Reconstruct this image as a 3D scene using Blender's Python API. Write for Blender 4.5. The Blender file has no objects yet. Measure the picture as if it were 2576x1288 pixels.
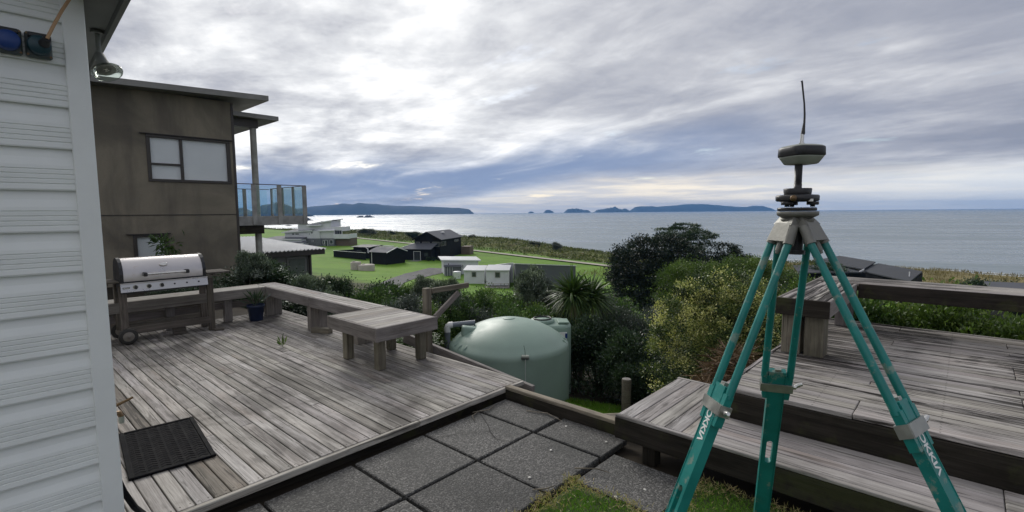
import bpy, math, random
import numpy as np
from mathutils import Vector, Matrix

R = math.radians
random.seed(7)
S = bpy.context.scene
COL = S.collection
EYE = 1.65

# ------------------------------------------------------------------ camera
cam_d = bpy.data.cameras.new('camera')
cam = bpy.data.objects.new('camera', cam_d)
COL.objects.link(cam)
cam_d.sensor_width = 36.0
cam_d.lens = 36.0 * 1250.0 / 2576.0
cam_d.clip_start = 0.05
cam_d.clip_end = 40000
PITCH = math.atan(110 / 1250.0)
ROLL = math.atan(0.0088)
cam.matrix_world = (Matrix.Translation((0, 0, EYE)) @ Matrix.Rotation(R(90) - PITCH, 4, 'X')
                    @ Matrix.Rotation(-ROLL, 4, 'Z'))
S.camera = cam

# ------------------------------------------------------------------ exposure
S.view_settings.view_transform = 'Standard'
S.view_settings.look = 'None'
S.view_settings.gamma = 1
S.view_settings.use_curve_mapping = False
S.view_settings.exposure = 0.52

# ------------------------------------------------------------------ world: overcast sky
SUN_AZ, SUN_EL = R(-20), R(30)
W = bpy.data.worlds.new('World')
S.world = W
W.use_nodes = True


class NT:
    """small node-tree writer"""
    def __init__(s, nt):
        s.nt = nt
        nt.nodes.clear()

    def n(s, t, **kw):
        nd = s.nt.nodes.new(t)
        for k, v in kw.items():
            setattr(nd, k, v)
        return nd

    def put(s, sock, v):
        if isinstance(v, bpy.types.NodeSocket):
            s.nt.links.new(v, sock)
        elif v is not None:
            if hasattr(sock, 'default_value'):
                d = sock.default_value
                if hasattr(d, '__len__') and not isinstance(v, (tuple, list)):
                    v = (v,) * len(d)
                if hasattr(d, '__len__') and len(d) == 4 and len(v) == 3:
                    v = tuple(v) + (1,)
                sock.default_value = v

    def m(s, op, a, b=None, c=None, clamp=False):
        nd = s.n('ShaderNodeMath', operation=op, use_clamp=clamp)
        s.put(nd.inputs[0], a)
        s.put(nd.inputs[1], b)
        if c is not None:
            s.put(nd.inputs[2], c)
        return nd.outputs[0]

    def vm(s, op, a, b=None):
        nd = s.n('ShaderNodeVectorMath', operation=op)
        s.put(nd.inputs[0], a)
        s.put(nd.inputs[1], b)
        return nd.outputs['Value'] if op in ('DOT_PRODUCT', 'LENGTH') else nd.outputs[0]

    def noise(s, vec, scale, detail=4, rough=.55, dist=0.0, color=False):
        nd = s.n('ShaderNodeTexNoise')
        s.put(nd.inputs['Vector'], vec)
        s.put(nd.inputs['Scale'], scale)
        s.put(nd.inputs['Detail'], detail)
        s.put(nd.inputs['Roughness'], rough)
        s.put(nd.inputs['Distortion'], dist)
        return nd.outputs['Color' if color else 'Fac']

    def mapr(s, v, a, b, c=0.0, d=1.0, smooth=True):
        nd = s.n('ShaderNodeMapRange', interpolation_type='SMOOTHSTEP' if smooth else 'LINEAR')
        s.put(nd.inputs['Value'], v)
        s.put(nd.inputs['From Min'], a)
        s.put(nd.inputs['From Max'], b)
        s.put(nd.inputs['To Min'], c)
        s.put(nd.inputs['To Max'], d)
        return nd.outputs['Result']

    def ramp(s, v, stops):
        nd = s.n('ShaderNodeValToRGB')
        cr = nd.color_ramp
        while len(cr.elements) < len(stops):
            cr.elements.new(.5)
        for e, (p, c) in zip(cr.elements, stops):
            e.position = p
            e.color = tuple(c) + (1,) if len(c) == 3 else c
        s.put(nd.inputs[0], v)
        return nd.outputs[0]

    def mix(s, f, a, b, bt='MIX'):
        nd = s.n('ShaderNodeMix', data_type='RGBA', blend_type=bt)
        s.put(nd.inputs['Factor'], f)
        s.put(nd.inputs['A'], a) if False else s.put(nd.inputs[6], a)
        s.put(nd.inputs[7], b)
        return nd.outputs[2]

    def comb(s, x, y, z):
        nd = s.n('ShaderNodeCombineXYZ')
        for i, v in enumerate((x, y, z)):
            s.put(nd.inputs[i], v)
        return nd.outputs[0]

    def sep(s, v):
        nd = s.n('ShaderNodeSeparateXYZ')
        s.put(nd.inputs[0], v)
        return nd.outputs


w = NT(W.node_tree)
dirv = w.n('ShaderNodeTexCoord').outputs['Generated']
dx, dy, dz = w.sep(dirv)
zc = w.m('ADD', w.m('MAXIMUM', dz, 0.0), 0.11)
px, py = w.m('DIVIDE', dx, zc), w.m('DIVIDE', dy, zc)
sa, ca = math.sin(R(-38)), math.cos(R(-38))
qx = w.m('ADD', w.m('MULTIPLY', px, sa), w.m('MULTIPLY', py, ca))      # along the streaks
qy = w.m('SUBTRACT', w.m('MULTIPLY', px, ca), w.m('MULTIPLY', py, sa))
big = w.noise(w.comb(w.m('MULTIPLY', qx, .30), w.m('MULTIPLY', qy, .55), 3.7), 1.0, 4, .5, .5)
mid = w.noise(w.comb(w.m('MULTIPLY', qx, .62), w.m('MULTIPLY', qy, 1.3), 9.1), 1.0, 7, .56, .6)
fine = w.noise(w.comb(w.m('MULTIPLY', qx, 2.0), w.m('MULTIPLY', qy, 2.6), 1.3), 1.0, 8, .62, .3)
val = w.m('ADD', w.m('MULTIPLY', big, .95), w.m('ADD', w.m('MULTIPLY', mid, .66), w.m('MULTIPLY', fine, .42)))
puff = w.noise(w.comb(w.m('MULTIPLY', px, 1.5), w.m('MULTIPLY', py, 1.9), 6.2), 1.0, 9, .62, .15)
val = w.m('ADD', val, w.m('MULTIPLY', w.m('SUBTRACT', puff, .5), w.mapr(w.m('ARCTAN2', dx, dy), .25, -.35, .25, .85)))
val = w.m('SUBTRACT', val, .545)
# thin cloud in front of the sun lets more light through
gaz, gel = R(-20), R(16)
gd = (math.sin(gaz) * math.cos(gel), math.cos(gaz) * math.cos(gel), math.sin(gel))
glow = w.m('POWER', w.m('MAXIMUM', w.vm('DOT_PRODUCT', dirv, gd), 0.0), 7.0)
val = w.m('ADD', val, w.m('MULTIPLY', glow, .23))
val = w.m('SUBTRACT', val, w.m('MULTIPLY', dx, .10))
cloud = w.ramp(val, [(.22, (.215, .232, .285)), (.38, (.285, .298, .345)), (.52, (.40, .408, .442)),
                     (.66, (.58, .588, .605)), (.80, (.80, .80, .80)), (.95, (1.0, 1.0, .98))])
# a darker rain bank low over the sea to the north
az = w.m('ARCTAN2', dx, dy)
ec = w.m('ADD', .078, w.m('MULTIPLY', az, .085))
wob = w.m('MULTIPLY', w.m('SUBTRACT', mid, .5), .10)
off = w.m('DIVIDE', w.m('ADD', w.m('SUBTRACT', dz, ec), wob), .042)
bank = w.m('EXPONENT', w.m('MULTIPLY', w.m('MULTIPLY', off, off), -1.0))
bank = w.m('MULTIPLY', bank, w.mapr(az, .75, .10))
cloud = w.mix(w.m('MULTIPLY', bank, .92), cloud, (.17, .23, .365))
# brighter gap along the horizon beneath it
strk = w.noise(w.comb(w.m('MULTIPLY', az, 5.0), w.m('MULTIPLY', dz, 70.0), 0), 1.0, 5, .6, .3)
lim = w.m('ADD', .044, w.m('MULTIPLY', az, .16))
lim = w.m('MINIMUM', w.m('MAXIMUM', lim, 0.0005), .072)
gap = w.mapr(w.m('DIVIDE', dz, lim), .55, 1.15, 1.0, 0.0)
gapc = w.mix(w.mapr(strk, .38, .66), (.62, .60, .58), (1.02, .90, .70))
cool = w.mapr(az, .3, .8)
gapc = w.mix(w.m('MULTIPLY', cool, .7), gapc, (.72, .75, .76))
cloud = w.mix(w.m('MULTIPLY', gap, .85), cloud, gapc)
sky = w.n('ShaderNodeTexSky', sky_type='NISHITA', sun_disc=False, sun_elevation=SUN_EL, sun_rotation=SUN_AZ)
skyc = w.mix(1.0, sky.outputs[0], (.10, .10, .10), 'MULTIPLY')
hole = w.m('MULTIPLY', w.mapr(w.noise(w.comb(qx, w.m('MULTIPLY', qy, 1.6), 5.5), .9, 6, .6), .60, .72), .5)
final = w.mix(hole, cloud, skyc)
bg = w.n('ShaderNodeBackground')
w.put(bg.inputs[0], final)
bg.inputs[1].default_value = 1.0
w.nt.links.new(bg.outputs[0], w.n('ShaderNodeOutputWorld').inputs[0])
W.cycles.sampling_method = 'MANUAL'
W.cycles.sample_map_resolution = 512

# ------------------------------------------------------------------ sun (veiled by cloud)
sd = bpy.data.lights.new('sun', 'SUN')
sd.energy = 1.5
sd.angle = R(24)
sd.color = (1, .965, .90)
sun = bpy.data.objects.new('sun', sd)
COL.objects.link(sun)
to_sun = Vector((math.sin(SUN_AZ) * math.cos(SUN_EL), math.cos(SUN_AZ) * math.cos(SUN_EL), math.sin(SUN_EL)))
sun.rotation_euler = (-to_sun).to_track_quat('-Z', 'Y').to_euler()

# ------------------------------------------------------------------ frames and helpers
GA = R(47.5)                    # the house, decks and paving share one grid, turned 47.5 degrees
CG, SG = math.cos(GA), math.sin(GA)


def grid(u, v, z=0.0):
    return Vector((u * CG - v * SG, u * SG + v * CG, z))


def to_uv(X, Y):
    return X * CG + Y * SG, -X * SG + Y * CG


OFF = {}


def tag(o, label=None, cat=None, group=None, kind=None):
    if label: o['label'] = label
    if cat: o['category'] = cat
    if group: o['group'] = group
    if kind: o['kind'] = kind
    return o


def thing(name, label, cat, base=(0, 0, 0), group=None, ang=GA, kind=None):
    """Empty at the thing's base, given in the grid frame (parts use grid coordinates)"""
    o = bpy.data.objects.new(name, None)
    COL.objects.link(o)
    o.empty_display_size = .1
    c, s = math.cos(ang), math.sin(ang)
    o.location = (base[0] * c - base[1] * s, base[0] * s + base[1] * c, base[2])
    o.rotation_euler = (0, 0, ang)
    OFF[o] = Vector(base)
    return tag(o, label, cat, group, kind)


def thing_at(name, label, cat, loc, ang=0.0, group=None):
    """Empty in world coordinates (parts use local coordinates)"""
    o = bpy.data.objects.new(name, None)
    COL.objects.link(o)
    o.empty_display_size = .1
    o.location = loc
    o.rotation_euler = (0, 0, ang)
    OFF[o] = Vector((0, 0, 0))
    return tag(o, label, cat, group)


def link(name, me, mat, parent=None):
    o = bpy.data.objects.new(name, me)
    COL.objects.link(o)
    if mat is not None and len(me.materials) == 0:
        me.materials.append(mat)
    if parent is not None:
        o.parent = parent
        if parent not in OFF:
            OFF[o] = Vector((0, 0, 0))
        else:
            OFF[o] = OFF[parent]
    return o


class MB:
    def __init__(s):
        s.v, s.f, s.sm = [], [], []

    def add(s, vs, fs, smooth=False):
        k = len(s.v)
        s.v += [tuple(p) for p in vs]
        s.f += [tuple(i + k for i in f) for f in fs]
        s.sm += [smooth] * len(fs)

    def box(s, x0, x1, y0, y1, z0, z1):
        s.add([(x0, y0, z0), (x1, y0, z0), (x1, y1, z0), (x0, y1, z0), (x0, y0, z1), (x1, y0, z1), (x1, y1, z1), (x0, y1, z1)],
              [(3, 2, 1, 0), (4, 5, 6, 7), (0, 1, 5, 4), (1, 2, 6, 5), (2, 3, 7, 6), (3, 0, 4, 7)])
        return s

    def cbox(s, x0, x1, y0, y1, z0, z1, c=.004):
        vs, idx = [], {}
        X, Y, Z = (x0, x1), (y0, y1), (z0, z1)
        sg = (1, -1)
        for i in (0, 1):
            for j in (0, 1):
                for k in (0, 1):
                    p = (X[i], Y[j], Z[k])
                    d = (sg[i] * c, sg[j] * c, sg[k] * c)
                    for a in range(3):
                        q = [p[b] + (d[b] if b != a else 0) for b in range(3)]
                        idx[(i, j, k, a)] = len(vs)
                        vs.append(q)
        fs = []
        for a in range(3):
            b, e = (a + 1) % 3, (a + 2) % 3
            for t in (0, 1):
                def key(m, n):
                    q = [0, 0, 0]
                    q[a], q[b], q[e] = t, m, n
                    return idx[(q[0], q[1], q[2], a)]
                f = [key(0, 0), key(1, 0), key(1, 1), key(0, 1)]
                fs.append(f if t else f[::-1])
        for a in range(3):          # edges along axis a
            b, e = (a + 1) % 3, (a + 2) % 3
            for m in (0, 1):
                for n in (0, 1):
                    def key2(t, face):
                        q = [0, 0, 0]
                        q[a], q[b], q[e] = t, m, n
                        return idx[(q[0], q[1], q[2], face)]
                    f = [key2(0, b), key2(1, b), key2(1, e), key2(0, e)]
                    fs.append(f if (m == n) else f[::-1])
        for i in (0, 1):
            for j in (0, 1):
                for k in (0, 1):
                    f = [idx[(i, j, k, 0)], idx[(i, j, k, 1)], idx[(i, j, k, 2)]]
                    fs.append(f if (i + j + k) % 2 == 1 else f[::-1])
        s.add(vs, fs)
        return s

    def tube(s, p0, p1, r0, r1=None, n=10, caps=True, smooth=True):
        r1 = r0 if r1 is None else r1
        p0, p1 = Vector(p0), Vector(p1)
        d = (p1 - p0).normalized()
        a = d.orthogonal().normalized()
        b = d.cross(a)
        vs = []
        for p, r in ((p0, r0), (p1, r1)):
            for i in range(n):
                t = 2 * math.pi * i / n
                vs.append(p + a * (r * math.cos(t)) + b * (r * math.sin(t)))
        s.add(vs, [(i, (i + 1) % n, n + (i + 1) % n, n + i) for i in range(n)], smooth)
        if caps:
            s.add(vs, [tuple(range(n))[::-1], tuple(range(n, 2 * n))])
        return s

    def path(s, pts, rad, n=8):
        pts = [Vector(p) for p in pts]
        if not isinstance(rad, (list, tuple)):
            rad = [rad] * len(pts)
        vs = []
        a = None
        for k, p in enumerate(pts):
            d = (pts[min(k + 1, len(pts) - 1)] - pts[max(k - 1, 0)]).normalized()
            a = d.orthogonal().normalized() if a is None else (a - d * a.dot(d)).normalized()
            b = d.cross(a)
            for i in range(n):
                t = 2 * math.pi * i / n
                vs.append(p + a * (rad[k] * math.cos(t)) + b * (rad[k] * math.sin(t)))
        fs = []
        for k in range(len(pts) - 1):
            for i in range(n):
                fs.append((k * n + i, k * n + (i + 1) % n, (k + 1) * n + (i + 1) % n, (k + 1) * n + i))
        s.add(vs, fs, True)
        m = len(pts) - 1
        s.add(vs, [tuple(range(n))[::-1], tuple(range(m * n, m * n + n))])
        return s

    def lathe(s, prof, n=24, c=(0, 0, 0), sq=0.0, smooth=True, rot=0.0):
        """prof: (radius, z); sq>0 squares the outline"""
        vs = []
        for r, z in prof:
            for i in range(n):
                t = 2 * math.pi * i / n
                k = 1.0
                if sq:
                    p = sq
                    k = (abs(math.cos(t)) ** p + abs(math.sin(t)) ** p) ** (-1.0 / p)
                vs.append((c[0] + r * k * math.cos(t + rot), c[1] + r * k * math.sin(t + rot), c[2] + z))
        fs = []
        for k in range(len(prof) - 1):
            for i in range(n):
                fs.append((k * n + i, k * n + (i + 1) % n, (k + 1) * n + (i + 1) % n, (k + 1) * n + i))
        s.add(vs, fs, smooth)
        m = len(prof) - 1
        if prof[0][0] > 1e-4: s.add(vs, [tuple(range(n))[::-1]])
        if prof[-1][0] > 1e-4: s.add(vs, [tuple(range(m * n, m * n + n))])
        return s

    def prism(s, poly, f0, f1, smooth=False, caps=True):
        """poly 2D; f0/f1 map a 2D point to 3D for both ends"""
        n = len(poly)
        vs = [f0(p) for p in poly] + [f1(p) for p in poly]
        s.add(vs, [(i, (i + 1) % n, n + (i + 1) % n, n + i) for i in range(n)], smooth)
        if caps:
            s.add(vs, [tuple(range(n))[::-1], tuple(range(n, 2 * n))])
        return s

    def hexa(s, bot, top):
        s.add(list(bot) + list(top), [(3, 2, 1, 0), (4, 5, 6, 7), (0, 1, 5, 4), (1, 2, 6, 5), (2, 3, 7, 6), (3, 0, 4, 7)])
        return s

    def mesh(s, name, off=None):
        me = bpy.data.meshes.new(name)
        o = off or Vector((0, 0, 0))
        me.from_pydata([(p[0] - o[0], p[1] - o[1], p[2] - o[2]) for p in s.v], [], s.f)
        me.polygons.foreach_set('use_smooth', s.sm)
        me.update()
        return me

    def build(s, name, mat, parent=None):
        return link(name, s.mesh(name, OFF.get(parent)), mat, parent)


def fix_normals(me):
    import bmesh
    bm = bmesh.new()
    bm.from_mesh(me)
    bmesh.ops.recalc_face_normals(bm, faces=bm.faces)
    bm.to_mesh(me)
    bm.free()
    return me


BEAMS = {}


def beam(parent, name, a, b, wd, ht, mat, up=(0, 0, 1), ch=.004, rnd=0.0):
    """timber from a to b (centre line), its own local x along the grain"""
    a, b = Vector(a), Vector(b)
    L = (b - a).length
    key = (round(L, 3), wd, ht, ch, mat.name)
    if key not in BEAMS:
        BEAMS[key] = MB().cbox(-L / 2, L / 2, -wd / 2, wd / 2, -ht / 2, ht / 2, min(ch, wd * .3, ht * .3)).mesh(name)
        BEAMS[key].materials.append(mat)
    o = bpy.data.objects.new(name, BEAMS[key])
    COL.objects.link(o)
    x = (b - a).normalized()
    u = Vector(up)
    y = u.cross(x).normalized()
    z = x.cross(y)
    M = Matrix((x, y, z)).transposed().to_4x4()
    M.translation = (a + b) / 2 - OFF.get(parent, Vector())
    if rnd:
        M = M @ Matrix.Rotation(random.uniform(-rnd, rnd), 4, 'Z') @ Matrix.Rotation(random.uniform(-rnd, rnd) * 3, 4, 'X')
    o.parent = parent
    o.matrix_local = M
    OFF[o] = Vector((0, 0, 0))
    return o


# ------------------------------------------------------------------ materials
def principled(name):
    m = bpy.data.materials.new(name)
    m.use_nodes = True
    t = NT(m.node_tree)
    b = t.n('ShaderNodeBsdfPrincipled')
    o = t.n('ShaderNodeOutputMaterial')
    t.nt.links.new(b.outputs[0], o.inputs[0])
    return m, t, b


def plain(name, col, rough=.6, metal=0.0, var=.12, scale=6.0, bump=0.0, bscale=60.0, spec=.5, wear=None):
    """slightly uneven painted / moulded / cast surface"""
    m, t, b = principled(name)
    co = t.n('ShaderNodeTexCoord').outputs['Object']
    n1 = t.noise(co, scale, 5, .6)
    c = t.mix(t.mapr(n1, .3, .7), tuple(x * (1 - var) for x in col), tuple(min(1, x * (1 + var)) for x in col))
    if wear:
        n2 = t.noise(co, wear[1], 6, .65)
        c = t.mix(t.m('MULTIPLY', t.mapr(n2, wear[2], wear[2] + .08), wear[3]), c, wear[0])
    t.put(b.inputs['Base Color'], c)
    t.put(b.inputs['Roughness'], t.mapr(n1, .3, .7, max(.02, rough - .08), min(1, rough + .08)))
    b.inputs['Metallic'].default_value = metal
    b.inputs['Specular IOR Level'].default_value = spec
    if bump:
        bp = t.n('ShaderNodeBump')
        bp.inputs['Strength'].default_value = bump
        bp.inputs['Distance'].default_value = .004
        t.put(bp.inputs['Height'], t.noise(co, bscale, 4, .6))
        t.put(b.inputs['Normal'], bp.outputs[0])
    return m


def wood(name, light, dark, grain=.5, stain=.5, streak=.0, moss=0.0, sscale=.8, warm=0.0, crack=.6, nails=0.0, spec=.3):
    """weathered timber: grain along local x, wear and mould as soft patches"""
    m, t, b = principled(name)
    co = t.n('ShaderNodeTexCoord').outputs['Object']
    oi = t.n('ShaderNodeObjectInfo').outputs['Random']
    geo = t.n('ShaderNodeNewGeometry').outputs['Position']
    sh = t.vm('ADD', co, t.comb(t.m('MULTIPLY', oi, 37.0), t.m('MULTIPLY', oi, 11.0), t.m('MULTIPLY', oi, 5.0)))
    g1 = t.noise(t.vm('MULTIPLY', sh, (1.6, 34, 34)), 1.0, 6, .65, .6)
    g2 = t.noise(t.vm('MULTIPLY', sh, (5.0, 150, 150)), 1.0, 3, .6, .2)
    blot = t.noise(t.vm('MULTIPLY', sh, (2.2, 7, 7)), 1.0, 5, .6, .5)
    base = t.mix(t.mapr(t.m('ADD', t.m('MULTIPLY', g1, .65), t.m('MULTIPLY', blot, .35)), .5 - .28 * grain - .06, .5 + .2),
                 dark, light)
    base = t.mix(t.m('MULTIPLY', t.mapr(g2, .35, .6, 1, 0), .35), base, tuple(x * .45 for x in dark))
    # each piece weathers a little differently
    tone = t.mapr(oi, 0, 1, .74, 1.16, False)
    base = t.mix(1.0, base, t.comb(tone, t.m('MULTIPLY', tone, t.mapr(t.m('FRACT', t.m('MULTIPLY', oi, 7.3)), 0, 1, .975, 1.0)),
                                   t.m('MULTIPLY', tone, t.mapr(t.m('FRACT', t.m('MULTIPLY', oi, 13.7)), 0, 1, .935, 1.0))), 'MULTIPLY')
    if warm:
        base = t.mix(t.m('MULTIPLY', t.mapr(t.noise(t.vm('MULTIPLY', sh, (1.1, 4, 4)), 1.0, 4, .6), .55, .72), warm), base, (.27, .18, .12))
    # mould in patches across the boards, drawn out along the grain
    st = t.noise(geo, sscale, 6, .62, .7)
    st2 = t.noise(t.vm('MULTIPLY', sh, (2.5, 22, 22)), 1.0, 4, .6)
    sm = t.mapr(t.m('ADD', t.m('MULTIPLY', st, .7), t.m('MULTIPLY', st2, .3)), .48, .62)
    base = t.mix(t.m('MULTIPLY', sm, stain), base, (.045, .038, .032))
    if streak:
        s3 = t.noise(t.vm('MULTIPLY', sh, (1.3, 26, 26)), 1.0, 6, .68, .9)
        pm = t.mapr(t.noise(geo, .55, 4, .6, .6), .38, .62)
        thr = t.m('SUBTRACT', .60, t.m('MULTIPLY', pm, .15))
        s3m = t.mapr(t.m('SUBTRACT', s3, thr), -.02, .05)
        base = t.mix(t.m('MULTIPLY', s3m, streak), base, (.025, .021, .018))
    if moss:
        mo = t.mapr(t.noise(geo, 3.1, 6, .65), .52, .66)
        base = t.mix(t.m('MULTIPLY', mo, moss), base, (.075, .085, .03))
    cr = t.mapr(t.noise(t.vm('MULTIPLY', sh, (.9, 55, 55)), 1.0, 2, .5, .35), .655, .69)
    base = t.mix(t.m('MULTIPLY', cr, crack), base, (.02, .017, .015))
    if nails:
        vv = t.vm('DOT_PRODUCT', geo, (-SG, CG, 0))
        a_ = t.m('MULTIPLY', t.m('SUBTRACT', t.m('FRACT', t.m('DIVIDE', t.m('SUBTRACT', vv, 3.05 - nails / 2), nails)), .5), nails)
        b_ = t.m('SUBTRACT', t.m('ABSOLUTE', t.sep(co)[1]), .024)
        dd = t.m('SQRT', t.m('ADD', t.m('MULTIPLY', a_, a_), t.m('MULTIPLY', b_, b_)))
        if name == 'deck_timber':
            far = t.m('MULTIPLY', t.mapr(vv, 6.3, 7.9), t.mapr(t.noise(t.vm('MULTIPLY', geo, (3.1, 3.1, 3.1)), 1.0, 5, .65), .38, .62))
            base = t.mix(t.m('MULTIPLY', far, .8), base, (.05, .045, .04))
        base = t.mix(t.mapr(dd, .0065, .0035, 0, .8), base, (.035, .03, .027))
    t.put(b.inputs['Base Color'], base)
    b.inputs['Roughness'].default_value = .82
    b.inputs['Specular IOR Level'].default_value = spec
    bp = t.n('ShaderNodeBump')
    bp.inputs['Strength'].default_value = .55
    bp.inputs['Distance'].default_value = .004
    h = t.m('SUBTRACT', t.m('ADD', g1, t.m('MULTIPLY', g2, .5)), t.m('MULTIPLY', cr, 1.2))
    t.put(bp.inputs['Height'], h)
    t.put(b.inputs['Normal'], bp.outputs[0])
    return m


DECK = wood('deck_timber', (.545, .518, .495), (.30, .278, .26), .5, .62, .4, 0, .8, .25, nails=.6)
DECKB = wood('worn_deck_timber', (.31, .28, .25), (.14, .122, .105), .7, .5, .7, 0, .8, .3, 1.0, nails=.6)
TABLE = wood('table_timber', (.53, .505, .48), (.29, .268, .25), .5, .25, .2, 0, .9, .45)
SIDE = wood('side_timber', (.30, .275, .265), (.18, .162, .152), .5, .3, .1, 0, 1.4, .15, .3)
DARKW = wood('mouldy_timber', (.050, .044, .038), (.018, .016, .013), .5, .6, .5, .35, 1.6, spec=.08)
UPPER = wood('upper_timber', (.50, .47, .445), (.24, .22, .205), .5, .35, .95, 0, .6, .2, .9, nails=.6)
STEPW = wood('step_timber', (.48, .455, .44), (.245, .228, .218), .5, .3, .55, 0, .9, .25, 1.0)
KERB = wood('kerb_timber', (.33, .29, .225), (.13, .115, .09), .5, .5, .4, .25, 2.2)
POSTW = wood('post_timber', (.26, .24, .19), (.13, .115, .09), .5, .3, .1, .3, 2.0)
BBQW = wood('barbecue_timber', (.20, .175, .15), (.09, .08, .068), .5, .4, .2, .1, 2.0)


def paver_mat():
    m, t, b = principled('exposed_aggregate')
    co = t.n('ShaderNodeTexCoord').outputs['Object']
    oi = t.n('ShaderNodeObjectInfo').outputs['Random']
    geo = t.n('ShaderNodeNewGeometry').outputs['Position']
    vo = t.n('ShaderNodeTexVoronoi')
    vo.inputs['Scale'].default_value = 105
    t.put(vo.inputs['Vector'], geo)
    ch = t.sep(vo.outputs['Color'])[0]
    ag = t.ramp(ch, [(0, (.035, .034, .033)), (.45, (.08, .077, .073)), (.75, (.125, .12, .113)), (.95, (.175, .168, .158)), (1, (.23, .222, .21))])
    gap = t.mapr(vo.outputs['Distance'], .45, .75)
    c = t.mix(t.m('MULTIPLY', gap, .75), ag, (.035, .034, .032))
    n1 = t.noise(geo, 1.7, 6, .6)
    c = t.mix(t.m('MULTIPLY', t.mapr(n1, .42, .66), .55), c, (.030, .031, .028))
    n2 = t.noise(geo, 6.0, 5, .7)
    c = t.mix(t.m('MULTIPLY', t.mapr(n2, .58, .75), .35), c, (.15, .145, .135))
    tone = t.mapr(oi, 0, 1, .8, 1.2, False)
    c = t.mix(1.0, c, t.comb(tone, tone, tone), 'MULTIPLY')
    t.put(b.inputs['Base Color'], c)
    b.inputs['Roughness'].default_value = .8
    bp = t.n('ShaderNodeBump')
    bp.inputs['Strength'].default_value = .9
    bp.inputs['Distance'].default_value = .004
    t.put(bp.inputs['Height'], t.m('SUBTRACT', 1.0, vo.outputs['Distance']))
    t.put(b.inputs['Normal'], bp.outputs[0])
    return m


def leaf_mat(name, cols, trans=.25, rough=.45, spec=.5):
    m = bpy.data.materials.new(name)
    m.use_nodes = True
    t = NT(m.node_tree)
    at = t.n('ShaderNodeAttribute', attribute_name='tint').outputs['Fac']
    c = t.ramp(at, [(i / (len(cols) - 1), x) for i, x in enumerate(cols)])
    b = t.n('ShaderNodeBsdfPrincipled')
    t.put(b.inputs['Base Color'], c)
    b.inputs['Roughness'].default_value = rough
    b.inputs['Specular IOR Level'].default_value = spec
    tr = t.n('ShaderNodeBsdfTranslucent')
    t.put(tr.inputs[0], t.mix(1.0, c, (1.0, 1.15, .55), 'MULTIPLY'))
    mx = t.n('ShaderNodeMixShader')
    mx.inputs[0].default_value = trans
    t.nt.links.new(b.outputs[0], mx.inputs[1])
    t.nt.links.new(tr.outputs[0], mx.inputs[2])
    t.nt.links.new(mx.outputs[0], t.n('ShaderNodeOutputMaterial').inputs[0])
    return m


L_DARK = leaf_mat('dark_leaves', [(.014, .028, .015), (.034, .062, .03), (.10, .145, .085)])
L_MID = leaf_mat('green_leaves', [(.026, .055, .018), (.075, .135, .038), (.18, .25, .10)], .32)
L_SILV = leaf_mat('silver_leaves', [(.04, .058, .036), (.13, .17, .12), (.48, .52, .46)], .2, .38, .6)
L_GREY = leaf_mat('grey_leaves', [(.03, .042, .034), (.085, .105, .09), (.20, .225, .205)], .12)
L_YEL = leaf_mat('flowering_leaves', [(.010, .022, .009), (.035, .062, .02), (.12, .18, .05), (.66, .64, .22), (.86, .82, .42)], .2)
L_HEDGE = leaf_mat('hedge_leaves', [(.014, .028, .012), (.035, .065, .02), (.10, .15, .04), (.30, .33, .22)], .25, .35, .6)
L_LIME = leaf_mat('lime_leaves', [(.03, .06, .014), (.10, .16, .035), (.22, .29, .08)], .3)
L_CORD = leaf_mat('sword_leaves', [(.02, .042, .014), (.045, .085, .022), (.085, .14, .038), (.15, .15, .06)], .25, .5, .35)
L_TREE = leaf_mat('tree_leaves', [(.008, .014, .009), (.016, .028, .016), (.042, .064, .034)], .12, .5, .4)
L_DUNE = leaf_mat('dune_leaves', [(.035, .040, .014), (.075, .095, .025), (.13, .15, .04), (.22, .18, .085)], .2, .6, .3)
L_TAN = leaf_mat('dry_grass', [(.12, .10, .045), (.20, .165, .075), (.28, .23, .11)], .2, .7, .2)
L_LAWN = leaf_mat('lawn_blades', [(.06, .14, .012), (.10, .22, .018), (.16, .30, .03), (.42, .31, .17)], .3, .5, .4)
L_DEAD = leaf_mat('dead_fronds', [(.06, .035, .022), (.12, .075, .045), (.20, .14, .085)], .1, .7, .2)
BARK = plain('bark', (.075, .062, .05), .9, 0, .35, 9, .6, 40)

GALV = plain('cast_alloy', (.175, .172, .152), .5, .35, .15, 20, .15, 90, wear=((.22, .21, .18), 14, .58, .5))
BLACKP = plain('black_plastic', (.018, .018, .02), .42)
GREENP = plain('green_enamel', (.008, .185, .165), .42, 0, .14, 9, .1, 60, .5, wear=((.24, .27, .22), 15, .57, .7))
GREEND = plain('green_enamel_dark', (.003, .115, .085), .45, 0, .12, 9, .1, 60)
CLAMP = plain('clamp_metal', (.34, .34, .31), .42, .6, .15, 16, .1, 60)
WHITEP = plain('white_lettering', (.8, .8, .78), .5)
CHROME = plain('bright_metal', (.62, .61, .58), .25, .9)
RECV = plain('receiver_shell', (.27, .29, .25), .45)
BRASS = plain('brass', (.17, .11, .055), .45, .6)

PAINT = plain('white_cladding', (.80, .825, .80), .45, 0, .04, 3, .06, 220)
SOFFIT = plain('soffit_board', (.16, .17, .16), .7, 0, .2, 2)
STUCCO = None


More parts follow.
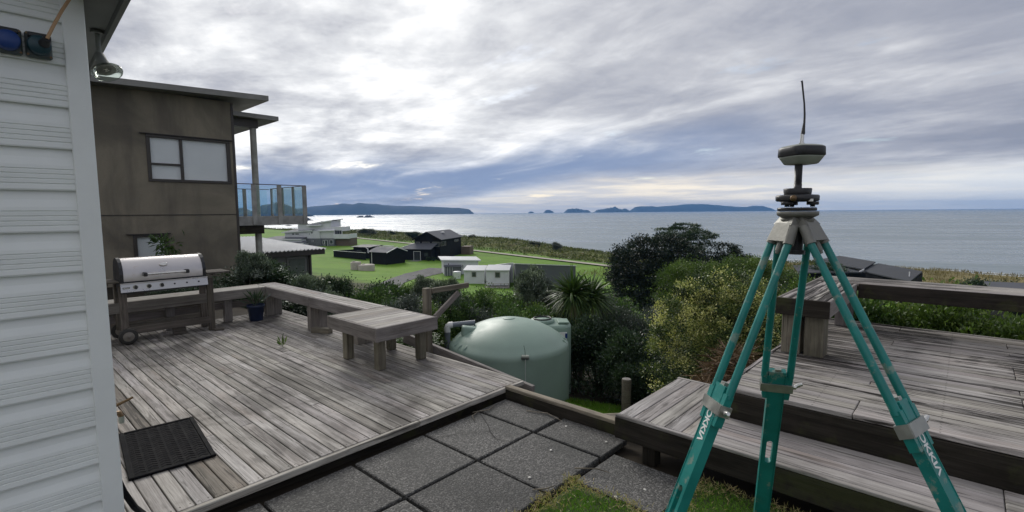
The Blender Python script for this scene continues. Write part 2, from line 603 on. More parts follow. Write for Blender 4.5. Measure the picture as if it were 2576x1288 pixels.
def stucco():
    m, t, b = principled('brown_render')
    geo = t.n('ShaderNodeNewGeometry').outputs['Position']
    n1 = t.noise(geo, .55, 7, .62, .8)
    n2 = t.noise(t.vm('MULTIPLY', geo, (1.2, 1.2, .22)), 1.6, 5, .6)
    n3 = t.noise(geo, 34, 3, .6)
    c = t.mix(t.mapr(n1, .32, .68), (.125, .112, .086), (.245, .215, .160))
    c = t.mix(t.m('MULTIPLY', t.mapr(n2, .46, .70), .55), c, (.085, .075, .064))
    c = t.mix(t.m('MULTIPLY', t.mapr(n3, .4, .7), .25), c, (.17, .14, .10))
    t.put(b.inputs['Base Color'], c)
    b.inputs['Roughness'].default_value = .85
    bp = t.n('ShaderNodeBump')
    bp.inputs['Strength'].default_value = .3
    bp.inputs['Distance'].default_value = .01
    t.put(bp.inputs['Height'], n3)
    t.put(b.inputs['Normal'], bp.outputs[0])
    return m


STUCCO = stucco()
COLM = plain('weathered_column', (.33, .325, .29), .8, 0, .25, 3)
BALW = plain('weathered_rail_timber', (.29, .285, .27), .8, 0, .25, 4)
FASCIA = plain('grey_fascia', (.22, .215, .20), .6, 0, .15, 2)
FRAMEB = plain('bronze_frame', (.045, .038, .033), .45)
BLIND = plain('white_blind', (.82, .86, .86), .6, 0, .03, 2)
GLASSY = None


def glass(name, tint=(.75, .9, .88), alpha=.35):
    m = bpy.data.materials.new(name)
    m.use_nodes = True
    t = NT(m.node_tree)
    tr = t.n('ShaderNodeBsdfTransparent')
    t.put(tr.inputs[0], tint)
    gl = t.n('ShaderNodeBsdfGlossy')
    gl.inputs['Roughness'].default_value = .04
    lw = t.n('ShaderNodeLayerWeight')
    lw.inputs[0].default_value = .35
    mx = t.n('ShaderNodeMixShader')
    t.put(mx.inputs[0], t.m('MULTIPLY', lw.outputs['Fresnel'], alpha))
    t.nt.links.new(tr.outputs[0], mx.inputs[1])
    t.nt.links.new(gl.outputs[0], mx.inputs[2])
    t.nt.links.new(mx.outputs[0], t.n('ShaderNodeOutputMaterial').inputs[0])
    return m


BALGLASS = glass('balustrade_glass', (.90, .965, .96))
LAMPGL = glass('lamp_glass', (.85, .9, .85), .9)
PANE = plain('dark_glass', (.05, .056, .062), .08, 0, .05, 2, spec=.8)
TANKG = plain('green_tank_plastic', (.24, .33, .275), .46, 0, .06, 1.3, .05, 30, .5)
TANKG2 = plain('small_tank_plastic', (.21, .30, .245), .4, 0, .06, 1.3)
PVC = plain('grey_pipe', (.15, .17, .20), .4)
PVCW = plain('white_pipe', (.68, .68, .68), .35)
STEEL = plain('stainless_hood', (.60, .57, .56), .34, .72, .05, 3, .06, 200, wear=((.45, .32, .22), 2.2, .62, .45))
STEELP = plain('stainless_panel', (.56, .545, .535), .32, .75, .05, 5)
BLUEP = plain('blue_pot', (.012, .022, .06), .4)
SOCKB = plain('blue_socket', (.012, .045, .19), .4)
SOCKG = plain('socket_plate', (.08, .10, .10), .5)
CORD = plain('tan_cord', (.45, .28, .15), .6)
RUBBER = plain('black_rubber', (.006, .006, .0075), .85, 0, .2, 20, .2, 200, .1)
TYRE = plain('tyre', (.03, .028, .025), .7)
WHEELH = plain('wheel_disc', (.20, .18, .155), .6)
ROOFM = plain('pale_metal_roof', (.36, .375, .40), .55, .1, .06, 1)
SHEDW = plain('grey_weatherboard', (.22, .225, .205), .7, 0, .1, 2)
DOORG = plain('sage_door', (.13, .155, .125), .6)
BLACKW = plain('black_cladding', (.011, .0112, .0125), .8, 0, .2, 1, spec=.15)
ROOFD = plain('dark_metal_roof', (.050, .053, .060), .7, 0, .08, 1, spec=.2)
ROOFG = plain('mid_grey_roof', (.105, .11, .125), .75, 0, .08, 1, spec=.15)
WALLW = plain('white_wall', (.68, .69, .72), .55, 0, .05, 1)
WALLL = plain('light_grey_wall', (.62, .62, .65), .6, 0, .05, 1)
WALLG = plain('slate_grey_wall', (.105, .11, .125), .7, 0, .05, 1)
STONEW = plain('stone_block_wall', (.15, .155, .17), .8, 0, .25, 3, .5, 6)
WHITER = plain('white_trim', (.72, .72, .74), .5, 0, .04, 1)
CONC = plain('pale_concrete', (.42, .38, .33), .8, 0, .1, 2)
ASPH = plain('asphalt', (.045, .046, .05), .85, 0, .2, 1.5)
TRACK = plain('pale_track', (.36, .33, .27), .9, 0, .12, .5)
BRICKB = plain('brown_wall', (.14, .10, .08), .8, 0, .15, 2)
WIRE = plain('wire', (.05, .05, .05), .5, .6)
ORANGE = plain('orange_flower', (.75, .30, .03), .5)
WHITESH = plain('white_shell', (.75, .72, .66), .6)
ROCK = plain('sea_rock', (.035, .034, .034), .8, 0, .3, .05, .6, .4)

# ------------------------------------------------------------------ terrain
NX, NY = .782, .623             # unit vector towards the sea
TX, TY = -.623, .782            # unit vector along the coast
CR_T = [-400, 0, 28, 60, 80, 100, 120, 148, 201, 257, 333, 452, 700]
CR_Z = [-9.8, -9.8, -9.7, -10.1, -10.2, -8.6, -7.3, -7.5, -7.7, -7.7, -9.2, -11.0, -11.1]
HU = [-400, -30, 3.25, 4.2, 9.3, 20, 34, 50, 200, 900]
HZ = [2.5, .3, -.06, -.45, -3.0, -5.6, -7.7, -8.5, -9.0, -9.4]


def ground_z(X, Y):
    X, Y = np.asarray(X, float), np.asarray(Y, float)
    u = X * CG + Y * SG
    s = X * NX + Y * NY - 76.0
    t = X * TX + Y * TY
    z = np.interp(u, HU, HZ)
    z = z + np.where(u > 34, np.interp(t, [-200, 60, 140, 300], [-.6, -.7, 0, .9]), 0) * np.clip((u - 34) / 20, 0, 1)
    s = s + np.interp(t, [40, 68, 105, 135, 260, 350, 480, 700], [0, 17, 13, 2, 2, 22, 60, 90]) * np.clip((s - 3) / 12, 0, 1)
    crest = np.interp(t, CR_T, CR_Z)
    k = np.exp(-((s - 24) / 12.0) ** 2) * np.clip((s - 2) / 6, 0, 1)
    lump = (np.sin(X * .35 + 1.3 * np.sin(Y * .21)) * np.sin(Y * .42 + X * .11) + .6 * np.sin(X * .9 + Y * .5) * np.sin(Y * .8)) * .32
    z = z * (1 - k) + crest * k + lump * np.clip((s - 8) / 8, 0, 1) * np.clip((50 - s) / 14, 0, 1)
    b = np.clip((s - 34) / 26.0, 0, 1)
    b = b * b * (3 - 2 * b)
    z = z * (1 - b) + (-11.55) * b
    z = z - np.clip(s - 60, 0, 400) * .05
    return z


def gz(X, Y):
    return float(ground_z(X, Y))


def ground():
    a = np.concatenate([np.linspace(-1100, -120, 50, False), np.linspace(-120, -14, 80, False), np.linspace(-14, 16, 90, False),
                        np.linspace(16, 140, 100, False), np.linspace(140, 900, 45)])
    b = np.concatenate([np.linspace(-500, -6, 26, False), np.linspace(-6, 24, 90, False), np.linspace(24, 250, 180, False),
                        np.linspace(250, 1200, 60)])
    XX, YY = np.meshgrid(a, b)
    ZZ = ground_z(XX, YY)
    me = bpy.data.meshes.new('ground')
    nx, ny = len(a), len(b)
    me.vertices.add(nx * ny)
    me.vertices.foreach_set('co', np.stack([XX, YY, ZZ], -1).reshape(-1).astype(np.float32))
    i = np.arange((nx - 1) * (ny - 1))
    r, c = i // (nx - 1), i % (nx - 1)
    q = np.stack([r * nx + c, r * nx + c + 1, (r + 1) * nx + c + 1, (r + 1) * nx + c], -1)
    me.loops.add(q.size)
    me.loops.foreach_set('vertex_index', q.reshape(-1))
    me.polygons.add(len(q))
    me.polygons.foreach_set('loop_start', np.arange(len(q)) * 4)
    me.polygons.foreach_set('use_smooth', np.ones(len(q), bool))
    me.update()
    m, t, bs = principled('ground_cover')
    geo = t.n('ShaderNodeNewGeometry').outputs['Position']
    gx, gy, gzz = t.sep(geo)
    s = t.m('SUBTRACT', t.vm('DOT_PRODUCT', geo, (NX, NY, 0)), 76.0)
    tt = t.vm('DOT_PRODUCT', geo, (TX, TY, 0))
    u = t.vm('DOT_PRODUCT', geo, (CG, SG, 0))
    nf = t.noise(geo, .25, 6, .62)
    ng = t.noise(geo, 2.5, 4, .6)
    nm = t.noise(t.vm('MULTIPLY', geo, (1, 1, 1)), .07, 4, .6)
    grass = t.mix(t.mapr(t.m('ADD', t.m('MULTIPLY', nm, .6), t.m('MULTIPLY', nf, .4)), .36, .62), (.085, .185, .014), (.15, .275, .026))
    grass = t.mix(t.m('MULTIPLY', t.mapr(ng, .35, .7), .35), grass, (.05, .11, .015))
    dry = t.mapr(t.noise(geo, .11, 6, .65), .52, .68)
    grass = t.mix(t.m('MULTIPLY', dry, .35), grass, (.20, .22, .06))
    # mown stripes run along the coast
    strp = t.m('SINE', t.m('MULTIPLY', t.m('ADD', s, t.m('MULTIPLY', nf, 2.0)), 1.9))
    grass = t.mix(t.m('MULTIPLY', t.mapr(strp, -1, 1), .16), grass, (.16, .25, .05))
    scrub = t.mix(t.mapr(nf, .38, .62), (.055, .065, .018), (.125, .145, .035))
    scrub = t.mix(t.m('MULTIPLY', t.mapr(t.noise(geo, .6, 5, .6), .52, .66), .6), scrub, (.16, .115, .055))
    tan = t.mix(t.mapr(nf, .35, .65), (.17, .145, .065), (.25, .21, .10))
    dune = t.mapr(t.m('ADD', s, t.m('MULTIPLY', t.m('SUBTRACT', nf, .5), 8)), 6, 9)
    c = t.mix(dune, grass, scrub)
    c = t.mix(t.m('MULTIPLY', t.mapr(tt, 70, 45), t.mapr(s, 0, 12)), c, tan)
    c = t.mix(t.mapr(gzz, -10.1, -10.6), c, (.42, .39, .33))
    soil = t.mix(t.mapr(nf, .4, .6), (.018, .015, .011), (.045, .036, .026))
    c = t.mix(t.mapr(t.m('ADD', u, t.m('MULTIPLY', nf, 8.0)), 44, 38), c, t.mix(.5, soil, scrub))
    c = t.mix(t.mapr(u, 26, 21), c, soil)
    t.put(bs.inputs['Base Color'], c)
    bs.inputs['Roughness'].default_value = .9
    bs.inputs['Specular IOR Level'].default_value = .15
    o = link('ground', me, m)
    tag(o, kind='structure')


ground()


def sea():
    m, t, b = principled('sea_water')
    geo = t.n('ShaderNodeNewGeometry').outputs['Position']
    b.inputs['Base Color'].default_value = (.17, .21, .225, 1)
    b.inputs['Roughness'].default_value = .16
    b.inputs['IOR'].default_value = 1.33
    rot = t.n('ShaderNodeVectorRotate', rotation_type='Z_AXIS')
    t.put(rot.inputs['Vector'], geo)
    rot.inputs['Angle'].default_value = R(25)
    n1 = t.noise(t.vm('MULTIPLY', rot.outputs[0], (.10, .34, 1)), 1.0, 4, .55, .3)
    n2 = t.noise(t.vm('MULTIPLY', rot.outputs[0], (.012, .035, 1)), 1.0, 4, .6, .5)
    bp = t.n('ShaderNodeBump')
    bp.inputs['Strength'].default_value = 1.0
    bp.inputs['Distance'].default_value = .55
    t.put(bp.inputs['Height'], t.m('ADD', n1, t.m('MULTIPLY', n2, .35)))
    t.put(b.inputs['Normal'], bp.outputs[0])
    t.put(b.inputs['Roughness'], t.mapr(n2, .35, .65, .20, .34))
    mb = MB()
    xs = [-8600, -3000, -1000, 0, 1000, 3000, 8600]
    ys = [-400, 60, 300, 1000, 3000, 8600]
    vs = [(x, y, -11.4) for y in ys for x in xs]
    k = len(xs)
    mb.add(vs, [(j * k + i, j * k + i + 1, (j + 1) * k + i + 1, (j + 1) * k + i) for j in range(len(ys) - 1) for i in range(k - 1)])
    tag(mb.build('sea', m), kind='structure')


sea()

# far headlands and islands (wooded hills standing in the sea)
HILL = plain('wooded_hill', (.018, .028, .016), .95, 0, .35, .006, 0, 1, .1)
HILLN = plain('near_hill', (.030, .042, .022), .95, 0, .35, .01, 0, 1, .1)


def island(name, prof, Y, depth, mat=None, rough=.06, seed=0):
    """prof: list of (x, height above sea) along the skyline"""
    rg = np.random.default_rng(seed)
    xs = np.array([p[0] for p in prof], float)
    hs = np.array([p[1] for p in prof], float)
    n = 70
    X = np.linspace(xs[0], xs[-1], n)
    Hh = np.interp(X, xs, hs)
    jit = np.convolve(rg.normal(0, 1, n + 4), [.2, .3, .3, .2], 'same')[2:-2]
    Hh = Hh * (1 + rough * jit)
    rows = 9
    vs = []
    for j in range(rows):
        k = j / (rows - 1) * 2 - 1
        prof_k = max(0, 1 - abs(k) ** 1.7)
        for i in range(n):
            wob = math.sin(i * .7 + j) * .04 * depth
            hh = Hh[i] * prof_k * (1 + .16 * math.sin(i * .9 + j * 2.1) * (1 - prof_k) * 2)
            vs.append((X[i] + math.sin(j * 3 + i * .4) * .004 * (xs[-1] - xs[0]), Y + k * depth * .5 + wob, -11.6 + hh - (2 if abs(k) == 1 else 0)))
    mb = MB()
    mb.add(vs, [(j * n + i, j * n + i + 1, (j + 1) * n + i + 1, (j + 1) * n + i) for j in range(rows - 1) for i in range(n - 1)], True)
    tag(mb.build(name, mat or HILL), kind='structure')


def isl(name, pix, Y, depth, hor, base, seed, **kw):
    k = Y / 1250.0
    island(name, [((x - 1288) * k, max(0.0, (base - y) * k)) for x, y in pix], Y, depth, seed=seed, **kw)


isl('headland', [(735, 527), (790, 519), (850, 514), (905, 511), (925, 513), (990, 518), (1060, 521), (1130, 524), (1160, 526), (1180, 529), (1188, 538)],
    5200, 900, 538, 541, 1)
isl('rocky_hill', [(600, 527), (615, 521), (630, 530), (655, 528), (672, 516), (690, 513), (705, 507), (722, 515), (740, 524), (765, 533), (772, 541)],
    2600, 300, 539, 545, 2, mat=HILLN, rough=.10)
isl('island', [(1368, 536), (1374, 530), (1382, 529), (1390, 532), (1394, 536)], 6600, 150, 534, 537, 3)
isl('island', [(1420, 536), (1426, 529), (1440, 526), (1455, 527), (1470, 530), (1480, 531), (1484, 536)], 6600, 260, 534, 537, 4, rough=.1)
isl('island', [(1496, 536), (1504, 530), (1530, 526), (1549, 522), (1556, 528), (1566, 529), (1575, 528), (1583, 534), (1586, 536)], 6600, 300, 533, 537, 5, rough=.1)
isl('island', [(1584, 535), (1600, 523), (1640, 521), (1655, 524), (1700, 519), (1760, 517), (1785, 519), (1830, 523), (1880, 526), (1895, 523), (1915, 523), (1930, 530), (1934, 534)],
    7400, 500, 532, 536, 6)
isl('rock', [(1328, 537), (1333, 533), (1340, 533), (1345, 537)], 6400, 60, 534, 537, 7)
isl('rock', [(900, 549), (907, 546), (915, 547), (918, 550)], 1650, 20, 537, 551, 8, mat=ROCK, rough=.2)
isl('rock', [(917, 550), (926, 545), (932, 545), (944, 550)], 1650, 25, 537, 551, 9, mat=ROCK, rough=.2)
isl('rock', [(668, 563), (676, 556), (690, 558), (704, 560), (712, 566)], 760, 20, 540, 567, 10, mat=ROCK, rough=.2)
isl('rock', [(704, 553), (714, 549), (724, 552), (730, 555)], 1100, 20, 540, 556, 11, mat=ROCK, rough=.2)
isl('rock', [(733, 557), (745, 549), (775, 551), (790, 557)], 1000, 20, 540, 558, 12, mat=ROCK, rough=.2)
isl('rock', [(720, 575), (728, 573), (736, 575)], 560, 8, 540, 576, 13, mat=ROCK, rough=.2)

# thin line of surf along the beach at the right
rg_ = np.random.default_rng(3)
FOAM = plain('surf_foam', (.70, .72, .72), .7)
for k_, (off_, w0) in enumerate(((57.5, 1.1), (61.5, .7))):
    mb = MB()
    vs = []
    tt_ = np.linspace(-60, 75, 120)
    wd_f = w0 * (.4 + .9 * np.abs(np.convolve(rg_.normal(0, 1, 124), np.ones(5) / 2.2, 'valid')))
    for i_, t0 in enumerate(tt_):
        for e_ in (-.5, .5):
            sgm = 76 + off_ + .8 * math.sin(t0 * .13 + k_) + e_ * wd_f[i_]
            vs.append((NX * sgm + TX * t0, NY * sgm + TY * t0, -11.37 + .02 * k_))
    mb.add(vs, [(2 * i_, 2 * i_ + 1, 2 * i_ + 3, 2 * i_ + 2) for i_ in range(119)], True)
    tag(mb.build('surf', FOAM), kind='structure')

# track along the dunes and the driveway on the flat


def strip(name, pts, wd, mat, lift=.05, n=40):
    mb = MB()
    vs = []
    P = np.array(pts, float)
    seg = np.cumsum(np.r_[0, np.hypot(*np.diff(P, axis=0).T)])
    tt = np.linspace(0, seg[-1], n)
    X, Y = np.interp(tt, seg, P[:, 0]), np.interp(tt, seg, P[:, 1])
    wds = np.interp(tt, seg, wd) if hasattr(wd, '__len__') else np.full(n, wd)
    dX, dY = np.gradient(X), np.gradient(Y)
    l = np.hypot(dX, dY)
    for i in range(n):
        nx, ny = -dY[i] / l[i], dX[i] / l[i]
        for k in (-.5, -.2, .2, .5):
            x, y = X[i] + nx * wds[i] * k, Y[i] + ny * wds[i] * k
            vs.append((x, y, gz(x, y) + lift))
    mb.add(vs, [(i * 4 + j, i * 4 + j + 1, i * 4 + j + 5, i * 4 + j + 4) for i in range(n - 1) for j in range(3)], True)
    tag(mb.build(name, mat), kind='structure')


strip('path', [(60, 47), (20, 97), (-11, 137), (-58, 196), (-120, 275)], 1.9, TRACK, .22, 200)
strip('driveway', [(-13, 95), (-16.2, 86), (-17.2, 78), (-17.0, 70), (-15.5, 60), (-13.5, 52), (-12, 46)], [6.5, 5.5, 3.4, 3.0, 3.0, 3.0, 3.0], ASPH, .06, 80)

# ------------------------------------------------------------------ leaf makers


def leaf_mesh(name, P, axis, nrm, L, Wd, tint, mat, fold=.25):
    n = len(P)
    side = np.cross(axis, nrm)
    side /= np.linalg.norm(side, axis=1, keepdims=True) + 1e-9
    L = np.broadcast_to(np.asarray(L, float), (n,))[:, None]
    Wd = np.broadcast_to(np.asarray(Wd, float), (n,))[:, None]
    v = np.empty((n, 4, 3), np.float32)
    v[:, 0] = P
    v[:, 1] = P + axis * L * .5 + side * Wd * .5 + nrm * Wd * fold
    v[:, 2] = P + axis * L
    v[:, 3] = P + axis * L * .5 - side * Wd * .5 + nrm * Wd * fold
    me = bpy.data.meshes.new(name)
    me.vertices.add(n * 4)
    me.vertices.foreach_set('co', v.reshape(-1))
    me.loops.add(n * 4)
    me.loops.foreach_set('vertex_index', np.arange(n * 4))
    me.polygons.add(n)
    me.polygons.foreach_set('loop_start', np.arange(n) * 4)
    me.update()
    at = me.attributes.new('tint', 'FLOAT', 'FACE')
    at.data.foreach_set('value', np.clip(tint, 0, 1).astype(np.float32))
    me.materials.append(mat)
    return me


def unit(a):
    return a / (np.linalg.norm(a, axis=1, keepdims=True) + 1e-9)


def crown(name, blobs, n, L, Wd, mat, seed, clumps=60, cs=.22, up=.25, bloom=None, inner=.25, lay=0.0, low=False):
    """leaves gathered into sprays spread over the outside (and some inside) of a set of ellipsoids.
    blobs: (x,y,z,rx,ry,rz)"""
    rg = np.random.default_rng(seed)
    B = np.array([b[:6] for b in blobs], float)
    wt = B[:, 3] * B[:, 4] + B[:, 4] * B[:, 5] + B[:, 3] * B[:, 5]
    bi = rg.choice(len(B), clumps, p=wt / wt.sum())
    d = unit(rg.normal(size=(clumps, 3)))
    if not low:
        d[:, 2] = np.where(d[:, 2] < -.35, -d[:, 2], d[:, 2])
    rad = np.where(rg.random(clumps) < inner, rg.uniform(.25, .8, clumps), rg.uniform(.8, 1.08, clumps))
    Cc = B[bi, :3] + d * rad[:, None] * B[bi, 3:6]
    Cr = cs * rg.uniform(.6, 1.4, clumps)
    Ct = rg.normal(0, .16, clumps)
    ci = rg.integers(0, clumps, n)
    off = rg.normal(size=(n, 3)) * Cr[ci][:, None] * .55
    off[:, 2] *= (1 - lay)
    P = Cc[ci] + off
    out = unit(off + d[ci] * Cr[ci][:, None] * .7)
    ax = unit(out * .8 + rg.normal(size=(n, 3)) * .55 + np.array([0, 0, up]))
    nr = unit(np.cross(ax, rg.normal(size=(n, 3))) + np.array([0, 0, 1.0]))
    nr = unit(nr - ax * (nr * ax).sum(1, keepdims=True))
    tint = .42 + Ct[ci] + rg.normal(0, .13, n)
    if bloom:
        # flowering or fresh sprays: whole clumps take the upper end of the colour range
        k = rg.random(clumps) < bloom
        fl = k[ci] & (rg.random(n) < .72)
        tint = np.where(fl, rg.uniform(.72, 1.0, n), np.clip(tint, 0, .58))
    s = rg.uniform(.65, 1.25, n)
    return leaf_mesh(name, P.astype(np.float32), ax, nr, L * s, Wd * s, tint, mat)


def stems(mb, base, tips, r0, rg):
    for tp in tips:
        b = Vector(base)
        tp = Vector(tp)
        m1 = b.lerp(tp, .4) + Vector((rg.normal(0, .05), rg.normal(0, .05), .04)) * (tp - b).length
        mb.path([b, m1, tp], [r0, r0 * .65, r0 * .25], 6)


PROTO = {}


def shrub_proto(kind):
    if kind in PROTO:
        return PROTO[kind]
    # unit shrub: 1 wide, 1 high
    sp = dict(
        dark=dict(n=20000, L=.048, W=.019, m=L_DARK, cl=110, cs=.13, bloom=None, up=.3),
        green=dict(n=20000, L=.050, W=.021, m=L_MID, cl=120, cs=.12, bloom=None, up=.35),
        silver=dict(n=16000, L=.056, W=.022, m=L_SILV, cl=130, cs=.09, bloom=.34, up=.7),
        grey=dict(n=20000, L=.040, W=.013, m=L_GREY, cl=150, cs=.11, bloom=None, up=.3),
        hedge=dict(n=34000, L=.034, W=.018, m=L_HEDGE, cl=420, cs=.07, bloom=.16, up=.1),
        lime=dict(n=22000, L=.040, W=.018, m=L_LIME, cl=220, cs=.11, bloom=None, up=.3),
    )[kind]
    sd_ = sum(map(ord, kind))
    rg = np.random.default_rng(sd_)
    blobs = [(0, 0, .52, .36, .36, .36)]
    for i in range(9):
        a = rg.uniform(0, 6.28)
        r = rg.uniform(.12, .33)
        blobs.append((r * math.cos(a), r * math.sin(a), rg.uniform(.28, .82), *(rg.uniform(.12, .22, 3))))
    me = crown('crown', blobs, sp['n'], sp['L'], sp['W'], sp['m'], sd_, sp['cl'], sp['cs'], sp['up'], sp['bloom'], .3)
    mb = MB()
    stems(mb, (0, 0, -.05), [(b[0] * .9, b[1] * .9, b[2]) for b in blobs], .022, rg)
    st = mb.mesh('stem')
    st.materials.append(BARK)
    PROTO[kind] = (me, st)
    return PROTO[kind]


def shrub(kind, label, X, Y, ztop, wide, group=None, cat='shrub', zbase=None, rot=None, name='shrub'):
    z0 = gz(X, Y) - .05 if zbase is None else zbase
    me, st = shrub_proto(kind)
    o = thing_at(name, label, cat, (X, Y, z0), random.uniform(0, 6.28) if rot is None else rot, group)
    h = max(.4, ztop - z0)
    hz = min(h, wide * 1.35)
    for nm, d, k, dz_ in (('crown', me, hz, h - hz), ('stem', st, h, 0)):
        c = bpy.data.objects.new(nm, d)
        COL.objects.link(c)
        c.parent = o
        c.scale = (wide, wide, k * (.88 if nm == 'crown' else 1))
        c.location = (0, 0, dz_)
    return o


# ================================================================== the white house at the left
HV, HU0 = 2.65, .365            # cladding face and corner in the grid
house = thing('white_house', 'white weatherboard house wall filling the left edge, with corner board and dark eave', 'house', (HU0, HV, -.1))
laps = [.135 + .1615 * i for i in range(15)]      # bottom edge of each board


def weatherboard(z0, L=3.0):
    h = .1615
    # profile: (outward depth, height) with four fine grooves in the lower half
    pr = [(0, h + .008), (.010, h), (.015, h * .78), (.024, h * .60)]
    for g in (.50, .385, .27, .155):
        zz = h * g
        pr += [(.0255, zz + .0035), (.0215, zz), (.0255, zz - .0025)]
    pr += [(.027, .006), (.025, 0), (0, 0)]
    mb = MB()
    mb.prism(pr, lambda p: (HU0 - .055 - L, HV - p[0], z0 + p[1]), lambda p: (HU0 - .055, HV - p[0], z0 + p[1]))
    fix = mb.mesh('weatherboard', OFF[house])
    fix_normals(fix)
    o = link('weatherboard', fix, PAINT, house)
    return o


for z in laps:
    weatherboard(z)
MB().box(HU0 - 3.1, HU0 - .02, HV + .004, HV + .12, -.1, 3.0).build('wall', PAINT, house)
MB().box(HU0 - .12, HU0 - .006, HV + .12, 7.4, -.1, 2.514).build('wall', PAINT, house).name = 'side_wall'
MB().cbox(HU0 - .066, HU0 + .004, HV - .036, HV + .09, -.1, 2.50, .003).build('corner_board', PAINT, house)
MB().cbox(HU0 - 3.1, HU0 - .07, HV - .022, HV + .003, 2.56, 2.98, .003).build('frieze_board', PAINT, house)
def eave_u(v):
    return .483 + .0485 * (v - 2.3)


VA, VB = HV - .35, 7.5
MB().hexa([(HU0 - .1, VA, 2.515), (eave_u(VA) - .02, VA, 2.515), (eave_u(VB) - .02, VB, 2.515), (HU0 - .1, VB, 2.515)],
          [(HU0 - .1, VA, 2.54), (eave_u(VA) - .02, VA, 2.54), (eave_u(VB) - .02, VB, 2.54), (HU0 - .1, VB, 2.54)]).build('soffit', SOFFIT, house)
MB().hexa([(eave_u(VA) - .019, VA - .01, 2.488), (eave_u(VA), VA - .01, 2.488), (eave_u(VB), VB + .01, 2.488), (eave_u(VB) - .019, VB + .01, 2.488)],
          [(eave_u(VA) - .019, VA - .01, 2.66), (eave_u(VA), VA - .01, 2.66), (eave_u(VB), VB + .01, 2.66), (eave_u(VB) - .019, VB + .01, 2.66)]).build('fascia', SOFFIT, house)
MB().hexa([(HU0 - 3.2, HV - .37, 3.0), (HU0 + .10, HV - .37, 2.665), (HU0 + .36, 7.52, 2.665), (HU0 - 3.2, 7.52, 3.0)],
          [(HU0 - 3.2, HV - .37, 3.03), (HU0 + .10, HV - .37, 2.695), (HU0 + .36, 7.52, 2.695), (HU0 - 3.2, 7.52, 3.03)]).build('roof', ROOFD, house)

# power sockets on the boards


def socket(u, z, col, label, wd=.078, plug=False):
    t = thing('power_socket', label, 'power socket', (u, HV - .027, z))
    MB().cbox(u - wd / 2, u + wd / 2, HV - .050, HV - .028, z - .046, z + .046, .006).build('back_plate', SOCKG, t)
    m = MB()
    m.lathe([(.034, 0), (.034, .03), (.030, .036), (0, .036)], 20)
    m.v = [(u + p[0], HV - .0505 - p[2], z + p[1] - .004) for p in m.v]
    mm = m.mesh('cover', OFF[t]); fix_normals(mm); link('cover', mm, col, t)
    MB().cbox(u - .03, u + .03, HV - .075, HV - .0505, z + .022, z + .040, .004).build('hinge', BLACKP, t)
    for a in (-1, 1):
        for b in (-1, 1):
            MB().tube((u + a * wd * .42, HV - .0505, z + b * .038), (u + a * wd * .42, HV - .054, z + b * .038), .004, n=8).build('screw', BRASS, t)
    if plug:
        MB().tube((u + .012, HV - .087, z), (u + .018, HV - .12, z + .012), .017, .012, 12).build('plug', BLACKP, t)
    return t


socket(.143, 2.288, SOCKB, 'weatherproof socket with bright blue round cover, nearest the left edge of the wall')
socket(.226, 2.288, plain('dark_teal_socket', (.012, .045, .06), .4), 'dark teal weatherproof socket with the tan cord plugged into it', .074, True)
m = MB()
m.path([(.244, HV - .12, 2.30), (.262, HV - .12, 2.345), (.295, HV - .10, 2.42), (.345, HV - .085, 2.52), (.41, HV - .08, 2.66)], .0055, 8)
tag(m.build('cord', CORD), 'tan electric cord running up from the teal socket to the eave', 'cord')
bpy.data.objects['cord'].rotation_euler = (0, 0, GA)

# flood lamp below the eave
fl = thing('flood_lamp', 'small outdoor flood lamp with clear bowl under the dark eave', 'lamp', (.470, 3.045, 2.51))
m = MB()
m.lathe([(.026, -.012), (.026, 0), (.012, .004)], 18, (.470, 3.045, 2.51))
m.tube((.470, 3.045, 2.50), (.470, 3.045, 2.405), .010, n=10)
m.build('mount', SOFFIT, fl)
m = MB()
m.lathe([(.012, .0), (.020, .006), (.022, .045), (.032, .085), (.038, .092)], 20)
rot = Matrix.Translation((0, 0, -.105)) @ Matrix.Rotation(R(150), 4, 'X') @ Matrix.Rotation(R(10), 4, 'Y')
mm = m.mesh('lamp_housing'); mm.transform(rot); link('lamp_housing', mm, SOFFIT, fl)
m = MB()
m.lathe([(.0, .094), (.030, .089), (.038, .086), (.058, .098), (.062, .103), (.060, .108), (.054, .105), (.025, .099), (0, .098)], 28)
mm = m.mesh('lamp_bowl'); mm.transform(rot); link('lamp_bowl', mm, LAMPGL, fl)

# tap on the side wall
tp = thing('garden_tap', 'brass garden tap with white hose end on the white house corner', 'tap', (HU0, 3.30, .60))
MB().tube((HU0 + .005, 3.30, .60), (HU0 + .085, 3.30, .60), .013, n=12).build('tap_body', BRASS, tp)
m = MB(); m.path([(HU0 + .085, 3.30, .60), (HU0 + .11, 3.30, .597), (HU0 + .118, 3.30, .575)], [.013, .014, .013], 12); m.build('spout', BRASS, tp)
MB().tube((HU0 + .118, 3.30, .577), (HU0 + .118, 3.30, .540), .014, .012, 12).build('hose_connector', RECV, tp)
MB().tube((HU0 + .07, 3.30, .612), (HU0 + .075, 3.285, .637), .008, n=8).build('stem', BRASS, tp)
m = MB(); m.path([(HU0 + .06, 3.275, .64), (HU0 + .11, 3.27, .655), (HU0 + .17, 3.27, .675)], [.009, .008, .006], 8); m.build('handle', BRASS, tp)
m = MB()
m.path([(HU0 + .014, 3.20, .62), (HU0 + .03, 3.20, .45), (HU0 + .055, 3.20, .33), (HU0 + .09, 3.20, .20), (HU0 + .125, 3.18, .11), (HU0 + .145, 3.10, .098), (HU0 + .15, 2.99, .097)], .015, 10)
tag(m.build('hose', RUBBER), 'dark green black hose hanging by the white corner board to the deck', 'hose')
bpy.data.objects['hose'].rotation_euler = (0, 0, GA)

# ================================================================== paving
pav = thing('paving', None, None, (2.2, 2.3, 0), kind='structure')
PAV = paver_mat()


